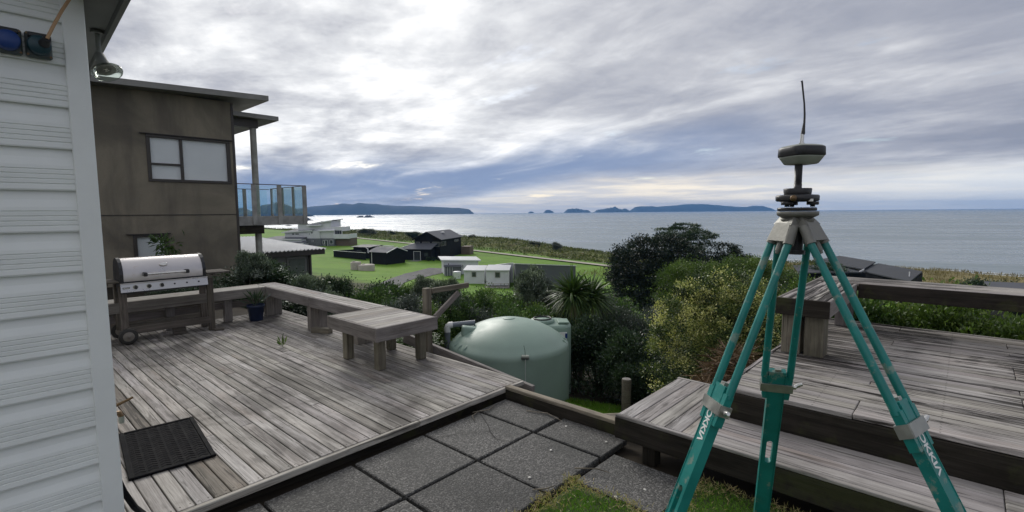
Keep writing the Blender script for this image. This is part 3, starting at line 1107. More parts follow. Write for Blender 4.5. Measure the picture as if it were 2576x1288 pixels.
def slab(u0, u1, v0, v1, dz=0.0, cut=None):
    g = .011
    u0 += g; u1 -= g; v0 += g; v1 -= g
    mb = MB().cbox(u0, u1, v0, v1, -.05, dz, .006)
    cx, cy = (u0 + u1) / 2, (v0 + v1) / 2
    me = mb.mesh('paving_slab', Vector((cx, cy, 0)))
    o = link('paving_slab', me, PAV, pav)
    o.location = Vector((cx, cy, 0)) - OFF[pav]
    o.rotation_euler = (random.uniform(-.006, .006), random.uniform(-.006, .006), random.uniform(-.008, .008))
    return o


UJ = [-.72, -.13, .45, 1.03, 1.61, 2.19, 2.77]
for i in range(len(UJ) - 1):
    slab(UJ[i], UJ[i + 1], 2.335, 2.93, random.uniform(-.004, .004))
    slab(UJ[i], UJ[i + 1], 1.735, 2.335, random.uniform(-.004, .004))
slab(2.77, 3.12, 2.335, 2.95, .001)
slab(2.775, 3.14, 1.735, 2.325, -.004)
slab(2.42, 2.90, 1.15, 1.725, -.012)
for i in range(4):
    slab(UJ[i], UJ[i + 1], 1.135, 1.735, random.uniform(-.005, .003))
# hairline cracks of the broken slab: thin dark sunk strips
crk = MB()


def crack_line(pts, wd):
    for a, b in zip(pts[:-1], pts[1:]):
        a, b = Vector(a), Vector(b)
        n = Vector((-(b - a).y, (b - a).x)).normalized() * wd
        crk.add([(a.x - n.x, a.y - n.y, .0055), (b.x - n.x, b.y - n.y, .0055), (b.x + n.x, b.y + n.y, .0055), (a.x + n.x, a.y + n.y, .0055)], [(0, 1, 2, 3)])


crack_line([(2.74, 2.89), (2.66, 2.74), (2.60, 2.64), (2.55, 2.58), (2.49, 2.45), (2.53, 2.345)], .0022)
crack_line([(2.55, 2.58), (2.42, 2.68), (2.30, 2.76), (2.21, 2.80)], .0018)
crk.build('crack', plain('crack_dirt', (.012, .011, .010), .9), pav)
# timber edging at the far side of the paving
ed = thing('timber_edging', 'mouldy timber edging board along the far side of the paving slabs', 'edging', (3.15, 2.35, 0))
beam(ed, 'board', (3.172, 2.98, .085), (3.172, 1.78, .085), .062, .030, KERB)
beam(ed, 'bearer', (3.168, 2.98, .01), (3.168, 1.78, .01), .045, .118, DARKW)
beam(ed, 'peg', (3.24, 2.05, -.10), (3.24, 2.05, .055), .045, .045, KERB)

lb = thing('loose_board', 'pale split board lying on the ground beyond the timber edging by the step', 'board', (3.5, 1.9, -.15))
beam(lb, 'board', (3.22, 2.18, -.02), (3.55, 1.66, .03), .10, .022, STEPW)
beam(lb, 'board', (3.30, 2.30, -.05), (3.72, 1.75, .0), .08, .02, KERB)

for i, (u, v) in enumerate([(2.42, 1.42), (2.60, 1.33), (2.25, 1.93), (3.0, 2.2), (2.98, 1.83), (2.62, 2.05)]):
    m = MB()
    m.lathe([(0, .0), (.008, .001), (.011, .004), (.007, .008), (0, .009)], 9, (0, 0, 0))
    o = m.build('shell', WHITESH)
    o.location = grid(u, v, .001)
    o.scale = (1, random.uniform(.5, .9), .8)
    o.rotation_euler = (0, 0, random.uniform(0, 6))
    tag(o, ['white shell fragment near the middle of the slab closest to the tripod', 'white shell fragment on the slab closest to the tripod, nearer the step', 'tiny white shell fragment on the cracked looking middle slab', 'tiny white shell fragment on the slab beside the timber edging', 'white shell fragment near the outer corner of the slab under the step', 'white shell fragment by the joint left of the step corner'][i], 'shell', 'shell fragments on the paving')
for i, pts in enumerate([[(2.15, 1.82), (2.21, 1.76), (2.28, 1.75)], [(3.02, 2.62), (3.08, 2.45), (3.05, 2.28)], [(2.52, 1.78), (2.60, 1.66), (2.62, 1.58)], [(2.70, 2.93), (2.82, 2.86), (2.93, 2.90)], [(2.72, 2.9), (2.64, 2.87), (2.6, 2.80)]]):
    m = MB()
    m.path([grid(a, b, .009 + .006 * (k == 1)) for k, (a, b) in enumerate(pts)], [.004, .0045, .002], 6)
    tag(m.build('twig', KERB), ['short dry twig lying in the middle of the front paving slab', 'pale curved twig beside the timber edging on the paving', 'thin twig across the joint near the dried grass',
                                'curled twig at the foot of the deck corner', 'curled dead leaf stalk against the deck edge'][i], 'twig')

# ================================================================== the left deck
dk = thing('timber_deck', 'weathered grey timber deck with long boards running away from the paving', 'deck', (HU0, 2.98, .08))
DU0, DU1, DV0, DV1 = HU0 + .015, 3.385, 3.012, 8.33
row = 0
uu = DU0
while uu < DU1 - .05:
    w_ = min(.0815, DU1 - uu)
    cuts = [DV0]
    v = DV0 + random.choice([.9, 1.6, 2.3, 3.0, 3.8])
    while v < DV1 - .5:
        cuts.append(v)
        v += random.choice([1.8, 2.4, 3.0])
    cuts.append(DV1)
    if row in (2, 4):
        cuts = [DV0, 4.42, 6.05, DV1]
    if row in (5, 6):
        cuts = [DV0, 3.62, 5.6, DV1]
    for q_, (a, b) in enumerate(zip(cuts[:-1], cuts[1:])):
        dm = DECKB if (row in (2, 4) and q_ == 1) or (row in (5, 6) and q_ == 0) else DECK
        dz = random.uniform(-.0022, .0022)
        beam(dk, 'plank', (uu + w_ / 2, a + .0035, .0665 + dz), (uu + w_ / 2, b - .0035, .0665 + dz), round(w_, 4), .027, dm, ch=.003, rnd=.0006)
    uu += .0887
    row += 1
beam(dk, 'edge_board', (HU0 - .2, 2.992, .060), (2.2, 2.992, .060), .034, .042, DECK, ch=.004)
beam(dk, 'edge_board', (2.204, 2.992, .060), (3.40, 2.992, .060), .034, .042, DECK, ch=.004)
beam(dk, 'edge_board', (3.405, 3.02, .05), (3.405, 8.34, .05), .030, .055, TABLE, ch=.004)
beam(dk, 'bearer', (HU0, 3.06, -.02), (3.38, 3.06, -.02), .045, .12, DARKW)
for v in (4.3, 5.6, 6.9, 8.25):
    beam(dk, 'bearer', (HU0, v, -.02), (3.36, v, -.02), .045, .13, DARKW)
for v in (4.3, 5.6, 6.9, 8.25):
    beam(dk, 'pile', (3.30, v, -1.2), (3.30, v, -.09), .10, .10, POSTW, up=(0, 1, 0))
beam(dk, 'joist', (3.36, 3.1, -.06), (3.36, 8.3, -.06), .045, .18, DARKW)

# doormat
mat_t = thing('doormat', 'black ribbed rubber doormat lying on the deck beside the white house', 'doormat', (.803, 3.966, .082))
mat_t.rotation_euler = (0, 0, GA - R(6))
OFF[mat_t] = Vector((0, 0, 0))
MB().cbox(-.225, .225, -.41, .41, .0, .010, .004).build('mat_base', RUBBER, mat_t)
m = MB()
for i in range(6):
    for j in range(21):
        x, y = -.165 + i * .066, -.365 + j * .0365
        for sgn in (-1, 1):
            c, s_ = .026, .012
            p0, p1 = Vector((x + (sgn - 1) * .0135 + .0135, y, 0)), None
            x0 = x - .027 if sgn < 0 else x
            y0, y1 = (y, y + .018) if sgn < 0 else (y + .018, y)
            m.hexa([(x0, y0, .010), (x0 + .027, y1, .010), (x0 + .027, y1 + .011, .010), (x0, y0 + .011, .010)],
                   [(x0 + .002, y0 + .003, .0125), (x0 + .025, y1 + .003, .0125), (x0 + .025, y1 + .008, .0125), (x0 + .002, y0 + .008, .0125)])
m.build('chevron_tread', RUBBER, mat_t)
m = MB()
m.cbox(-.228, -.198, -.412, .412, .0, .016, .004); m.cbox(.198, .228, -.412, .412, .0, .016, .004)
m.cbox(-.198, .198, -.413, -.388, .0, .0155, .004); m.cbox(-.198, .198, .388, .413, .0, .0155, .004)
m.build('border', RUBBER, mat_t)

# table at the end of the bench
TZ = .555
tb = thing('timber_table', 'low square grey timber table on four posts at the near end of the bench', 'table', (2.93, 4.56, .08))
n = 8
for i in range(n):
    a = 2.575 + (3.275 - 2.575) * 0 + 0
v0, v1 = 4.125, 5.02
pw = (v1 - v0) / 10
for i in range(10):
    va = v0 + i * pw
    beam(tb, 'plank', (2.575, va + pw / 2, TZ - .014), (3.27, va + pw / 2, TZ - .014), round(pw - .004, 4), .026, TABLE, ch=.003, rnd=.001)
for nm, a, b in (('apron', (2.545, 4.108, TZ - .068), (3.292, 4.108, TZ - .068)), ('apron', (2.545, 5.035, TZ - .068), (3.292, 5.035, TZ - .068))):
    beam(tb, nm, a, b, .028, .135, SIDE)
for nm, a, b in (('apron', (2.560, 4.124, TZ - .069), (2.560, 5.02, TZ - .069)), ('apron', (3.279, 4.124, TZ - .069), (3.279, 5.02, TZ - .069))):
    beam(tb, nm, a, b, .026, .133, SIDE)
for (u, v) in ((2.71, 4.30), (3.215, 4.30), (2.70, 4.90), (3.215, 4.86)):
    beam(tb, 'leg', (u, v, .080), (u, v, TZ - .03), .09, .09, POSTW, up=(0, 1, 0), ch=.008)

# long bench: right arm then left arm
bn = thing('timber_bench', 'long L shaped weathered timber bench round the far corner of the left deck', 'bench', (3.15, 6.6, .08))
BU0, BU1 = 2.985, 3.29
pw = (BU1 - BU0 - .03) / 4
for i in range(4):
    ua = BU0 + .03 + (i + .5) * pw
    cut = 6.35 + .2 * (i % 2)
    beam(bn, 'slat', (ua, 5.052, TZ - .014), (ua, cut - .002, TZ - .014), round(pw - .006, 4), .026, TABLE, ch=.003, rnd=.001)
    beam(bn, 'slat', (ua, cut + .002, TZ - .014), (ua, 8.22 if i else 8.22, TZ - .014), round(pw - .006, 4), .026, TABLE, ch=.003, rnd=.001)
beam(bn, 'apron', (BU0 + .013, 5.052, TZ - .069), (BU0 + .013, 6.42, TZ - .069), .026, .133, SIDE)
beam(bn, 'apron', (BU0 + .013, 6.424, TZ - .069), (BU0 + .013, 7.87, TZ - .069), .026, .133, SIDE)
beam(bn, 'apron', (BU1 - .008, 5.052, TZ - .069), (BU1 - .008, 8.23, TZ - .069), .026, .133, SIDE)
V0L, V1L = 7.86, 8.235
for i in range(4):
    pw2 = (V1L - V0L) / 4
    va = V0L + (i + .5) * pw2
    beam(bn, 'slat', (.40, va, TZ - .0145), (BU0 + .02, va, TZ - .0145), round(pw2 - .006, 4), .026, TABLE, ch=.003, rnd=.001)
beam(bn, 'apron', (.40, V0L - .014, TZ - .069), (BU0 + .024, V0L - .014, TZ - .069), .026, .133, SIDE)
beam(bn, 'apron', (.40, V1L + .014, TZ - .070), (BU1, V1L + .014, TZ - .070), .026, .133, SIDE)
for v, ua, ub in ((8.0, 3.03, 3.27), (6.50, 3.02, 3.26), (5.35, 3.04, 3.26)):
    hw = (ub - ua) / 2
    beam(bn, 'leg', (ua + hw / 2, v, .08), (ua + hw / 2, v, TZ - .03), round(hw - .001, 3), .10, SIDE, up=(0, 1, 0), ch=.004)
    beam(bn, 'leg', (ub - hw / 2, v, .08), (ub - hw / 2, v, TZ - .031), round(hw - .001, 3), .10, SIDE, up=(0, 1, 0), ch=.004)
for u in (.8, 1.78, 2.5):
    beam(bn, 'leg', (u, 8.0, .08), (u, 8.0, TZ - .03), .10, .10, SIDE, up=(0, 1, 0), ch=.006)
beam(bn, 'stretcher', (.45, 8.12, .30), (3.0, 8.12, .30), .03, .10, SIDE)

oc = thing('timber_offcut', 'short mossy timber offcut on the deck under the bench', 'timber offcut', (3.13, 6.30, .08))
beam(oc, 'block', (3.00, 6.36, .115), (3.13, 6.12, .115), .09, .07, POSTW, ch=.006)

# weeds on the deck and the blue pot


def tuft(parent, name, base, n, L, Wd, mat, seed, spread=.6, lo=.4):
    rg = np.random.default_rng(seed)
    P, A, N, TT = [], [], [], []
    for i in range(n):
        a = rg.uniform(0, 6.28)
        el = rg.uniform(lo, 1.4)
        d = np.array([math.cos(a) * math.cos(el) * spread, math.sin(a) * math.cos(el) * spread, math.sin(el)])
        k = rg.uniform(.0, .55)
        P.append(np.array(base) + d * L * k)
        A.append(d / np.linalg.norm(d) + rg.normal(0, .25, 3))
        TT.append(rg.uniform(.2, .9))
    A = unit(np.array(A))
    N = unit(np.cross(A, rg.normal(size=A.shape)))
    me = leaf_mesh(name, np.array(P), A, N, L * rg.uniform(.35, .75, n), Wd, np.array(TT), mat)
    return link(name, me, mat, parent)


wd_ = thing('weed', 'small green weed growing through the deck boards', 'weed', (2.42, 5.92, .082))
tuft(wd_, 'leaves', (0, 0, 0), 16, .16, .018, L_LIME, 3, .6)
wm = MB(); wm.path([(0, 0, 0), (.005, .01, .08), (.02, .015, .16)], .003, 5); o = wm.build('stem', L_LIME); o.parent = wd_
pt = thing('potted_plant', 'dark blue plant pot with a spiky seedling before the bench corner', 'potted plant', (2.80, 7.74, .082))
OFF[pt] = Vector((0, 0, 0))
MB().lathe([(.085, 0), (.090, .005), (.115, .20), (.124, .205), (.126, .235), (.116, .237), (.112, .21), (0, .205)], 28).build('pot', BLUEP, pt)
MB().lathe([(0, .212), (.111, .209)], 16).build('soil', DARKW, pt)
tuft(pt, 'leaves', (0, 0, .20), 40, .30, .022, L_DARK, 8, .75, .5)
tuft(pt, 'leaves', (.02, -.02, .20), 8, .38, .014, L_GREY, 9, .9, .5)

# ================================================================== barbecue
BZ = .08
bq = thing('gas_barbecue', 'old hooded gas barbecue with steel lid on a timber trolley before the bench', 'barbecue', (1.65, 7.7, BZ))
u0, u1 = 1.19, 2.11
vf, vb = 7.50, 7.92
hood = [(vf + .02, .845), (vf + .012, .93), (vf + .035, 1.01), (vf + .085, 1.075), (vf + .15, 1.115), (vf + .23, 1.125), (vf + .31, 1.105), (vf + .37, 1.06), (vf + .40, .98), (vf + .41, .845)]
m = MB()
hs = hood
k = len(hs)
vs = [(u0 + .035, p[0], p[1]) for p in hs] + [(u1 - .035, p[0], p[1]) for p in hs]
m.add(vs, [(i, i + 1, k + i + 1, k + i) for i in range(k - 1)], True)
mm = m.mesh('hood', OFF[bq]); fix_normals(mm)
hd = link('hood', mm, STEEL, bq)
for a, b in ((u0, u0 + .036), (u1 - .036, u1)):
    m = MB()
    m.prism([(p[0] - (.006 if i < 5 else -.006), p[1] + (.008 if p[1] > .9 else 0)) for i, p in enumerate(hs)], lambda p: (a, p[0], p[1]), lambda p: (b, p[0], p[1]))
    mm = m.mesh('end_cap', OFF[bq]); fix_normals(mm); link('end_cap', mm, BLACKP, bq)
MB().tube((u0 + .25, vf - .045, .925), (u1 - .23, vf - .045, .925), .013, n=14).build('handle', CHROME, bq)
for u in (u0 + .245, u1 - .225):
    m = MB().cbox(u - .020, u + .020, vf - .066, vf + .02, .900, .950, .008)
    m.build('handle_mount', BLACKP, bq)
m = MB()
m.lathe([(0, .006), (.032, .006), (.040, 0), (.044, 0), (.044, .008), (.038, .012)], 24)
m.v = [(1.645 + p[0] * 1.0, vf + .040 - p[2] * .8 + p[1] * .35, 1.030 + p[1] * .48 + p[2] * .5) for p in m.v]
m.build('gauge', CHROME, bq)
MB().box(u0 + .004, u1 - .004, vf + .004, vb - .01, .822, .846).build('cook_plate_rim', BLACKP, bq)
# front panel leans slightly
m = MB()
m.hexa([(u0 - .004, vf - .028, .722), (u1 + .008, vf - .028, .722), (u1 + .008, vf + .0, .722), (u0 - .004, vf + .0, .722)],
       [(u0 - .004, vf - .008, .818), (u1 + .008, vf - .008, .818), (u1 + .008, vf + .012, .824), (u0 - .004, vf + .012, .824)])
fp = m.build('front_panel', STEELP, bq)
MB().cbox(u0 - .006, u1 + .010, vf - .018, vf + .01, .8185, .8295, .002).build('panel_lip', STEELP, bq)
for i in range(6):
    u = u0 + .142 + i * .136
    y, z = vf - .0205, .775
    if i < 3:
        m = MB()
        m.tube((u, y + .004, z), (u, y - .008, z), .028, .026, 18)
        m.build('knob_ring', CHROME, bq)
        m = MB()
        m.tube((u, y - .008, z), (u, y - .020, z), .019, .017, 16)
        m.cbox(u - .007, u + .007, y - .036, y - .0205, z - .022, z + .024, .003)
        m.build('knob', BLACKP, bq)
    else:
        MB().tube((u, y + .004, z), (u, y - .003, z), .0105, n=14).build('spindle_hole', BLACKP, bq)
m = MB(); m.cbox(u0 + .015, u0 + .085, vf - .025, vf - .017, .764, .782, .002); m.build('badge_plate', BLACKP, bq)
MB().cbox(u0 + .02, u0 + .08, vf - .0265, vf - .0255, .768, .778, .0003).build('badge', CHROME, bq)
MB().box(u0 + .01, u1 - .01, vf + .004, vb, .70, .820).build('burner_box', BLACKP, bq)
for u in (u0 + .02, u1 + .045):
    for v in (vf + .05, vb - .05):
        beam(bq, 'leg', (u, v, BZ + (.13 if u < 1.5 else .004)), (u, v, .80), .075, .055, BBQW, up=(0, 1, 0))
beam(bq, 'rail', (u0 + .02, vf + .03, .235), (u1 + .03, vf + .03, .235), .03, .085, BBQW)
beam(bq, 'rail', (u0 + .02, vb - .03, .235), (u1 + .03, vb - .03, .235), .03, .085, BBQW)
for i in range(5):
    v = vf + .04 + i * .08
    beam(bq, 'shelf_slat', (u1 + .012, v, .868), (u1 + .30, v, .868), .062, .02, BBQW, ch=.003)
    beam(bq, 'shelf_slat', (u0 - .26, v, .850), (u0 - .012, v, .850), .062, .02, BBQW, ch=.003)
beam(bq, 'shelf_rail', (u1 + .10, vf + .02, .846), (u1 + .10, vb - .02, .846), .03, .022, BBQW)
beam(bq, 'shelf_rail', (u0 - .13, vf + .02, .828), (u0 - .13, vb - .02, .828), .03, .022, BBQW)
for v in (vf - .02, vb + .02):
    wl = MB()
    wl.lathe([(.062, -.022), (.090, -.022), (.098, -.012), (.098, .012), (.090, .022), (.062, .022)], 26)
    wl.v = [(u0 + .035 + p[0], v + p[2], BZ + .0985 + p[1]) for p in wl.v]
    tyre = wl.build('wheel', TYRE, bq)
    hb = MB()
    hb.lathe([(0, .030), (.014, .030), (.016, .022), (.050, .0245), (.058, .0225), (.063, -.012), (0, -.012)], 24)
    hb.v = [(u0 + .035 + p[0], v - p[2], BZ + .0985 + p[1]) for p in hb.v]
    me = hb.mesh('wheel_disc', OFF[bq]); fix_normals(me)
    h = link('wheel_disc', me, WHEELH, bq); h.parent = tyre
beam(bq, 'foot', (u1 + .045, vf - .02, BZ + .012), (u1 + .16, vf - .02, BZ + .012), .10, .022, BBQW)
beam(bq, 'drip_block', (1.72, 7.62, BZ + .05), (1.86, 7.62, BZ + .05), .09, .09, BBQW)

# ================================================================== gate post beyond the bench
gp = thing('post_with_rail', 'timber post with a level rail and slanting brace beyond the table', 'rail post', (3.47, 4.5, -.1))
beam(gp, 'post', (3.47, 4.50, -.6), (3.47, 4.50, .80), .078, .078, POSTW, up=(0, 1, 0), ch=.006)
beam(gp, 'rail', (3.517, 4.47, .765), (4.06, 4.45, .772), .040, .060, POSTW, ch=.005)
beam(gp, 'brace', (3.50, 4.40, .47), (3.86, 4.40, .71), .062, .035, SIDE, ch=.004, up=(0, 1, 0))
so = thing('sloping_board', 'grey timber board sloping down beside the deck towards the green tank', 'board', (3.55, 3.9, -.1))
beam(so, 'board', (3.535, 5.05, .125), (3.535, 2.98, -.065), .045, .125, SIDE)
beam(so, 'peg', (3.58, 3.3, -.5), (3.58, 3.3, -.02), .06, .06, SIDE, up=(0, 1, 0))

# ================================================================== right side: step, deck, bench
st = thing('timber_step', 'weathered timber step with mitred corner in front of the raised deck', 'step', (2.93, 1.735, 0))
SZ = .25
# left return: boards run away from the viewer (along u)
v = 1.728
lw = [.115, .115, .112, .113, .085]
for i, wv in enumerate(lw):
    beam(st, 'tread_board', (2.935 + .03, v - wv / 2, SZ - .016), (3.93, v - wv / 2, SZ - .016), round(wv - .006, 4), .032, STEPW, ch=.004, rnd=.0015)
    v -= wv
vend = v
for i in range(4):
    wv = .108
    ua = 2.965 + i * wv
    b0 = vend - .004 if i else vend - .004
    for a, b in ((b0, -.2), (-.204, -1.8), (-1.804, -3.2)):
        beam(st, 'tread_board', (ua + wv / 2, a, SZ - .016), (ua + wv / 2, b, SZ - .016), round(wv - .006, 4), .032, STEPW, ch=.004, rnd=.001)
beam(st, 'nosing', (2.945, 1.73, SZ - .008), (2.945, vend - .01, SZ - .008), .032, .020, STEPW)
beam(st, 'nosing', (2.945, vend - .014, SZ - .008), (2.945, -3.2, SZ - .008), .032, .020, STEPW)
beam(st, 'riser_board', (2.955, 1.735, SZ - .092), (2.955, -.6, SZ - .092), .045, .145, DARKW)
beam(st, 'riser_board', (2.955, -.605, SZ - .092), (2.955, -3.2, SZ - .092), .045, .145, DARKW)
beam(st, 'riser_board', (2.98, 1.715, SZ - .105), (3.94, 1.715, SZ - .105), .04, .145, SIDE)
beam(st, 'back_board', (3.945, 1.735, SZ - .012), (3.945, 1.21, SZ - .012), .03, .032, STEPW)
for v in (1.5, .4, -.7, -1.8):
    beam(st, 'block', (3.02, v, -.3), (3.02, v, .08), .09, .09, DARKW, up=(0, 1, 0))
    beam(st, 'bearer', (2.99, v, SZ - .085), (3.50, v, SZ - .085), .045, .10, DARKW)

ud = thing('raised_deck', 'raised grey timber deck with black streaked boards on the right', 'deck', (3.45, 1.19, 0))
UZ = .45
uu = 3.425
UV0 = 1.19
i = 0
while uu < 6.28:
    w_ = .092
    cuts = [UV0 - .034]
    v = UV0 - random.choice([.75, 1.5, 2.3])
    while v > -2.9:
        cuts.append(v)
        v -= random.choice([1.8, 2.4])
    cuts.append(-3.4)
    for a, b in zip(cuts[:-1], cuts[1:]):
        dz = random.uniform(-.003, .003)
        beam(ud, 'plank', (uu + w_ / 2, a - .002, UZ - .015 + dz), (uu + w_ / 2, b + .002, UZ - .015 + dz), w_, .030, UPPER, ch=.0035, rnd=.0008)
    uu += .0965
    i += 1
UEND = uu
beam(ud, 'edge_board', (3.405, UV0 - .016, UZ - .014), (UEND, UV0 - .016, UZ - .014), .030, .034, UPPER)
beam(ud, 'edge_board', (UEND + .015, UV0, UZ - .010), (UEND + .015, -3.4, UZ - .010), .032, .036, UPPER)
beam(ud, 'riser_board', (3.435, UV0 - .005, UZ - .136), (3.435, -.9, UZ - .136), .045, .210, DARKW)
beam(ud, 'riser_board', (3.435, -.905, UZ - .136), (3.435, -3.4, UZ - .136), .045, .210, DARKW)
beam(ud, 'joist', (3.46, UV0 - .03, UZ - .11), (UEND, UV0 - .03, UZ - .11), .045, .15, DARKW)
beam(ud, 'joist', (UEND - .03, UV0 - .06, UZ - .11), (UEND - .03, -3.4, UZ - .11), .045, .15, DARKW)
for u in (3.6, 4.9, 6.2):
    for v in (1.1, -.6, -2.2):
        beam(ud, 'pile', (u, v, -1.6), (u, v, UZ - .19), .10, .10, DARKW, up=(0, 1, 0))

rb = thing('corner_bench', 'weathered timber bench with thick slab end turning along the raised deck', 'bench', (4.66, .98, UZ))
RZ = .925
A0, A1, B0, B1 = 4.52, 6.36, .765, 1.15
for i in range(5):
    pw = (B1 - B0 - .06) / 5
    va = B0 + .03 + (i + .5) * pw
    beam(rb, 'slat', (A0 + .03, va, RZ - .015), (5.83, va, RZ - .015), round(pw - .005, 4), .028, UPPER, ch=.003, rnd=.001)
beam(rb, 'apron', (A0 + .013, B0, RZ - .070), (A0 + .013, B1, RZ - .070), .028, .138, DARKW)
beam(rb, 'apron', (A0 + .03, B0 + .013, RZ - .069), (5.82, B0 + .013, RZ - .069), .026, .136, SIDE)
beam(rb, 'apron', (A0 + .03, B1 - .013, RZ - .069), (A1, B1 - .013, RZ - .069), .026, .136, SIDE)
for i in range(5):
    pw = .098
    ua = 5.865 + (i + .5) * pw
    for a, b in ((B1 - .03, -.55), (-.554, -3.3)):
        beam(rb, 'slat', (ua, a, RZ - .0155), (ua, b, RZ - .0155), round(pw - .006, 4), .028, UPPER, ch=.003, rnd=.001)
beam(rb, 'apron', (5.848, B0 - .01, RZ - .071), (5.848, -1.1, RZ - .071), .028, .138, DARKW)
beam(rb, 'apron', (5.848, -1.104, RZ - .071), (5.848, -3.3, RZ - .071), .028, .138, DARKW)
beam(rb, 'apron', (A1 + .01, B1 - .03, RZ - .071), (A1 + .01, -3.3, RZ - .071), .028, .138, SIDE)
for v in (.875, 1.045):
    beam(rb, 'leg', (4.665, v, UZ), (4.665, v, RZ - .03), .166, .14, POSTW, up=(0, 1, 0), ch=.006)
for u, v in ((6.1, .9), (6.1, -2.9)):
    beam(rb, 'leg', (u, v, UZ), (u, v, RZ - .03), .166, .14, SIDE, up=(0, 1, 0), ch=.006)

# ================================================================== brown rendered house
bh = thing('brown_house', 'two storey brown rendered house with flat roof and glass balcony', 'house', (5.1, 15, -2))
BU = 5.10
wl = MB()
wins = [(3.12, 4.95, 2.51, 3.63), (2.72, 3.38, -.1, 1.16)]


def wall_with_holes(u0, u1, z0, z1, v, th, holes):
    """front wall split round its openings"""
    us = sorted({u0, u1, *[h[0] for h in holes], *[h[1] for h in holes]})
    zs = sorted({z0, z1, *[h[2] for h in holes], *[h[3] for h in holes]})
    mb = MB()
    for a, b in zip(us[:-1], us[1:]):
        for c, d in zip(zs[:-1], zs[1:]):
            if any(a >= h[0] - 1e-6 and b <= h[1] + 1e-6 and c >= h[2] - 1e-6 and d <= h[3] + 1e-6 for h in holes):
                continue
            mb.add([(a, v, c), (b, v, c), (b, v, d), (a, v, d)], [(0, 1, 2, 3)])
    for h in holes:
        a, b, c, d = h
        mb.add([(a, v, c), (b, v, c), (b, v, d), (a, v, d), (a, v + th, c), (b, v + th, c), (b, v + th, d), (a, v + th, d)],
               [(0, 4, 5, 1), (1, 5, 6, 2), (2, 6, 7, 3), (3, 7, 4, 0)])
    return mb


wm = wall_with_holes(-4.0, BU, -2.6, 4.70, 15.0, .12, wins)
wm.build('wall', STUCCO, bh)
MB().box(BU - .12, BU, 15.002, 22.0, -2.6, 4.70).build('wall', STUCCO, bh)
MB().box(-4.0, BU - .13, 15.13, 22.0, -2.6, 4.69).build('wall', FASCIA, bh)
MB().cbox(-4.0, BU + .012, 14.985, 15.01, 1.650, 1.672, .004).build('joint_strip', FRAMEB, bh)
MB().cbox(BU - .05, BU + .012, 14.983, 15.03, -2.6, 4.68, .004).build('corner_strip', FRAMEB, bh)


def bronze_window(u0, u1, z0, z1, mull=None, trans=None):
    fw = .05
    f = MB()
    y0, y1 = 14.975, 15.07
    f.cbox(u0 - .03, u1 + .03, y0, y1, z1 - fw, z1 + .02, .005)
    f.cbox(u0 - .03, u1 + .03, y0, y1, z0 - .02, z0 + fw, .005)
    f.cbox(u0 - .03, u0 + fw, y0 + .002, y1 - .002, z0 + fw, z1 - fw, .005)
    f.cbox(u1 - fw, u1 + .03, y0 + .002, y1 - .002, z0 + fw, z1 - fw, .005)
    if mull:
        f.cbox(mull - .03, mull + .03, y0 + .004, y1 - .004, z0 + fw, z1 - fw, .005)
        f.cbox(u0 + fw, mull - .03, y0 + .006, y1 - .006, trans - .025, trans + .025, .005)
    wdo = f.build('window', FRAMEB, bh)
    cells = [(u0 + fw, u1 - fw, z0 + fw, z1 - fw)]
    if mull:
        cells = [(mull + .03, u1 - fw, z0 + fw, z1 - fw), (u0 + fw, mull - .03, trans + .025, z1 - fw), (u0 + fw, mull - .03, z0 + fw, trans - .025)]
    for a, b, c, d in cells:
        g = MB().box(a, b, 15.035, 15.042, c, d).build('pane', BLINDGLASS, bh)
        g.parent = wdo
        bl = MB().box(a, b, 15.055, 15.065, c, d).build('blind', BLIND, bh)
        bl.parent = wdo
    hf = MB().cbox(u0 - .16, u1 + .09, 14.93, 15.0, z1 + .021, z1 + .045, .004).build('flashing', FRAMEB, bh)
    hf.parent = wdo


BLINDGLASS = glass('window_glass', (1, 1, 1), .5)
bronze_window(3.12, 4.95, 2.51, 3.63, 3.83, 2.93)
bronze_window(2.72, 3.38, -.1, 1.16)
m = MB()
m.hexa([(-4.5, 14.55, 4.36), (BU + .80, 14.55, 4.80), (BU + .80, 22.5, 4.80), (-4.5, 22.5, 4.36)],
       [(-4.5, 14.55, 4.50), (BU + .80, 14.55, 4.94), (BU + .80, 22.5, 4.94), (-4.5, 22.5, 4.50)])
m.build('roof', FASCIA, bh)
m = MB()
m.box(BU + .004, BU + 1.22, 14.96, 20.5, 4.36, 4.48)
m.build('canopy', FASCIA, bh)
m = MB()
m.box(BU + .002, BU + .75, 15.25, 15.45, 4.13, 4.355)
m.build('canopy_beam', FRAMEB, bh)
m = MB(); m.tube((BU + .72, 15.34, 4.13), (BU + .62, 15.34, 4.30), .05, n=12); m.build('downpipe', FASCIA, bh)
m = MB(); m.tube((BU + .64, 15.36, -2.5), (BU + .64, 15.36, 4.35), .095, .085, 16); m.build('column', COLM, bh)
bc = MB()
bc.cbox(BU + .004, BU + 1.93, 15.0, 15.045, 1.34, 1.60, .004)
bc.cbox(BU + 1.885, BU + 1.93, 15.046, 17.6, 1.34, 1.60, .004)
bal = bc.build('balcony', BALW, bh)
MB().box(BU + .004, BU + 1.88, 15.046, 17.6, 1.50, 1.595).build('balcony_floor', SIDE, bh).parent = bal
bb = MB().box(BU + .004, BU + .70, 15.06, 15.20, 1.10, 1.338).build('balcony_bearer', DARKW, bh)
bb.parent = bal
for u in (5.53, 6.24, 6.99):
    p_ = MB().cbox(u - .06, u + .06, 14.955, 14.998, 1.36 if u < 6.9 else 1.34, 2.50, .004).build('balcony_post', BALW, bh)
    p_.parent = bal
for v in (15.9, 16.7, 17.55):
    p_ = MB().cbox(BU + 1.932, BU + 1.975, v - .06, v + .06, 1.36, 2.50, .004).build('balcony_post', BALW, bh)
    p_.parent = bal
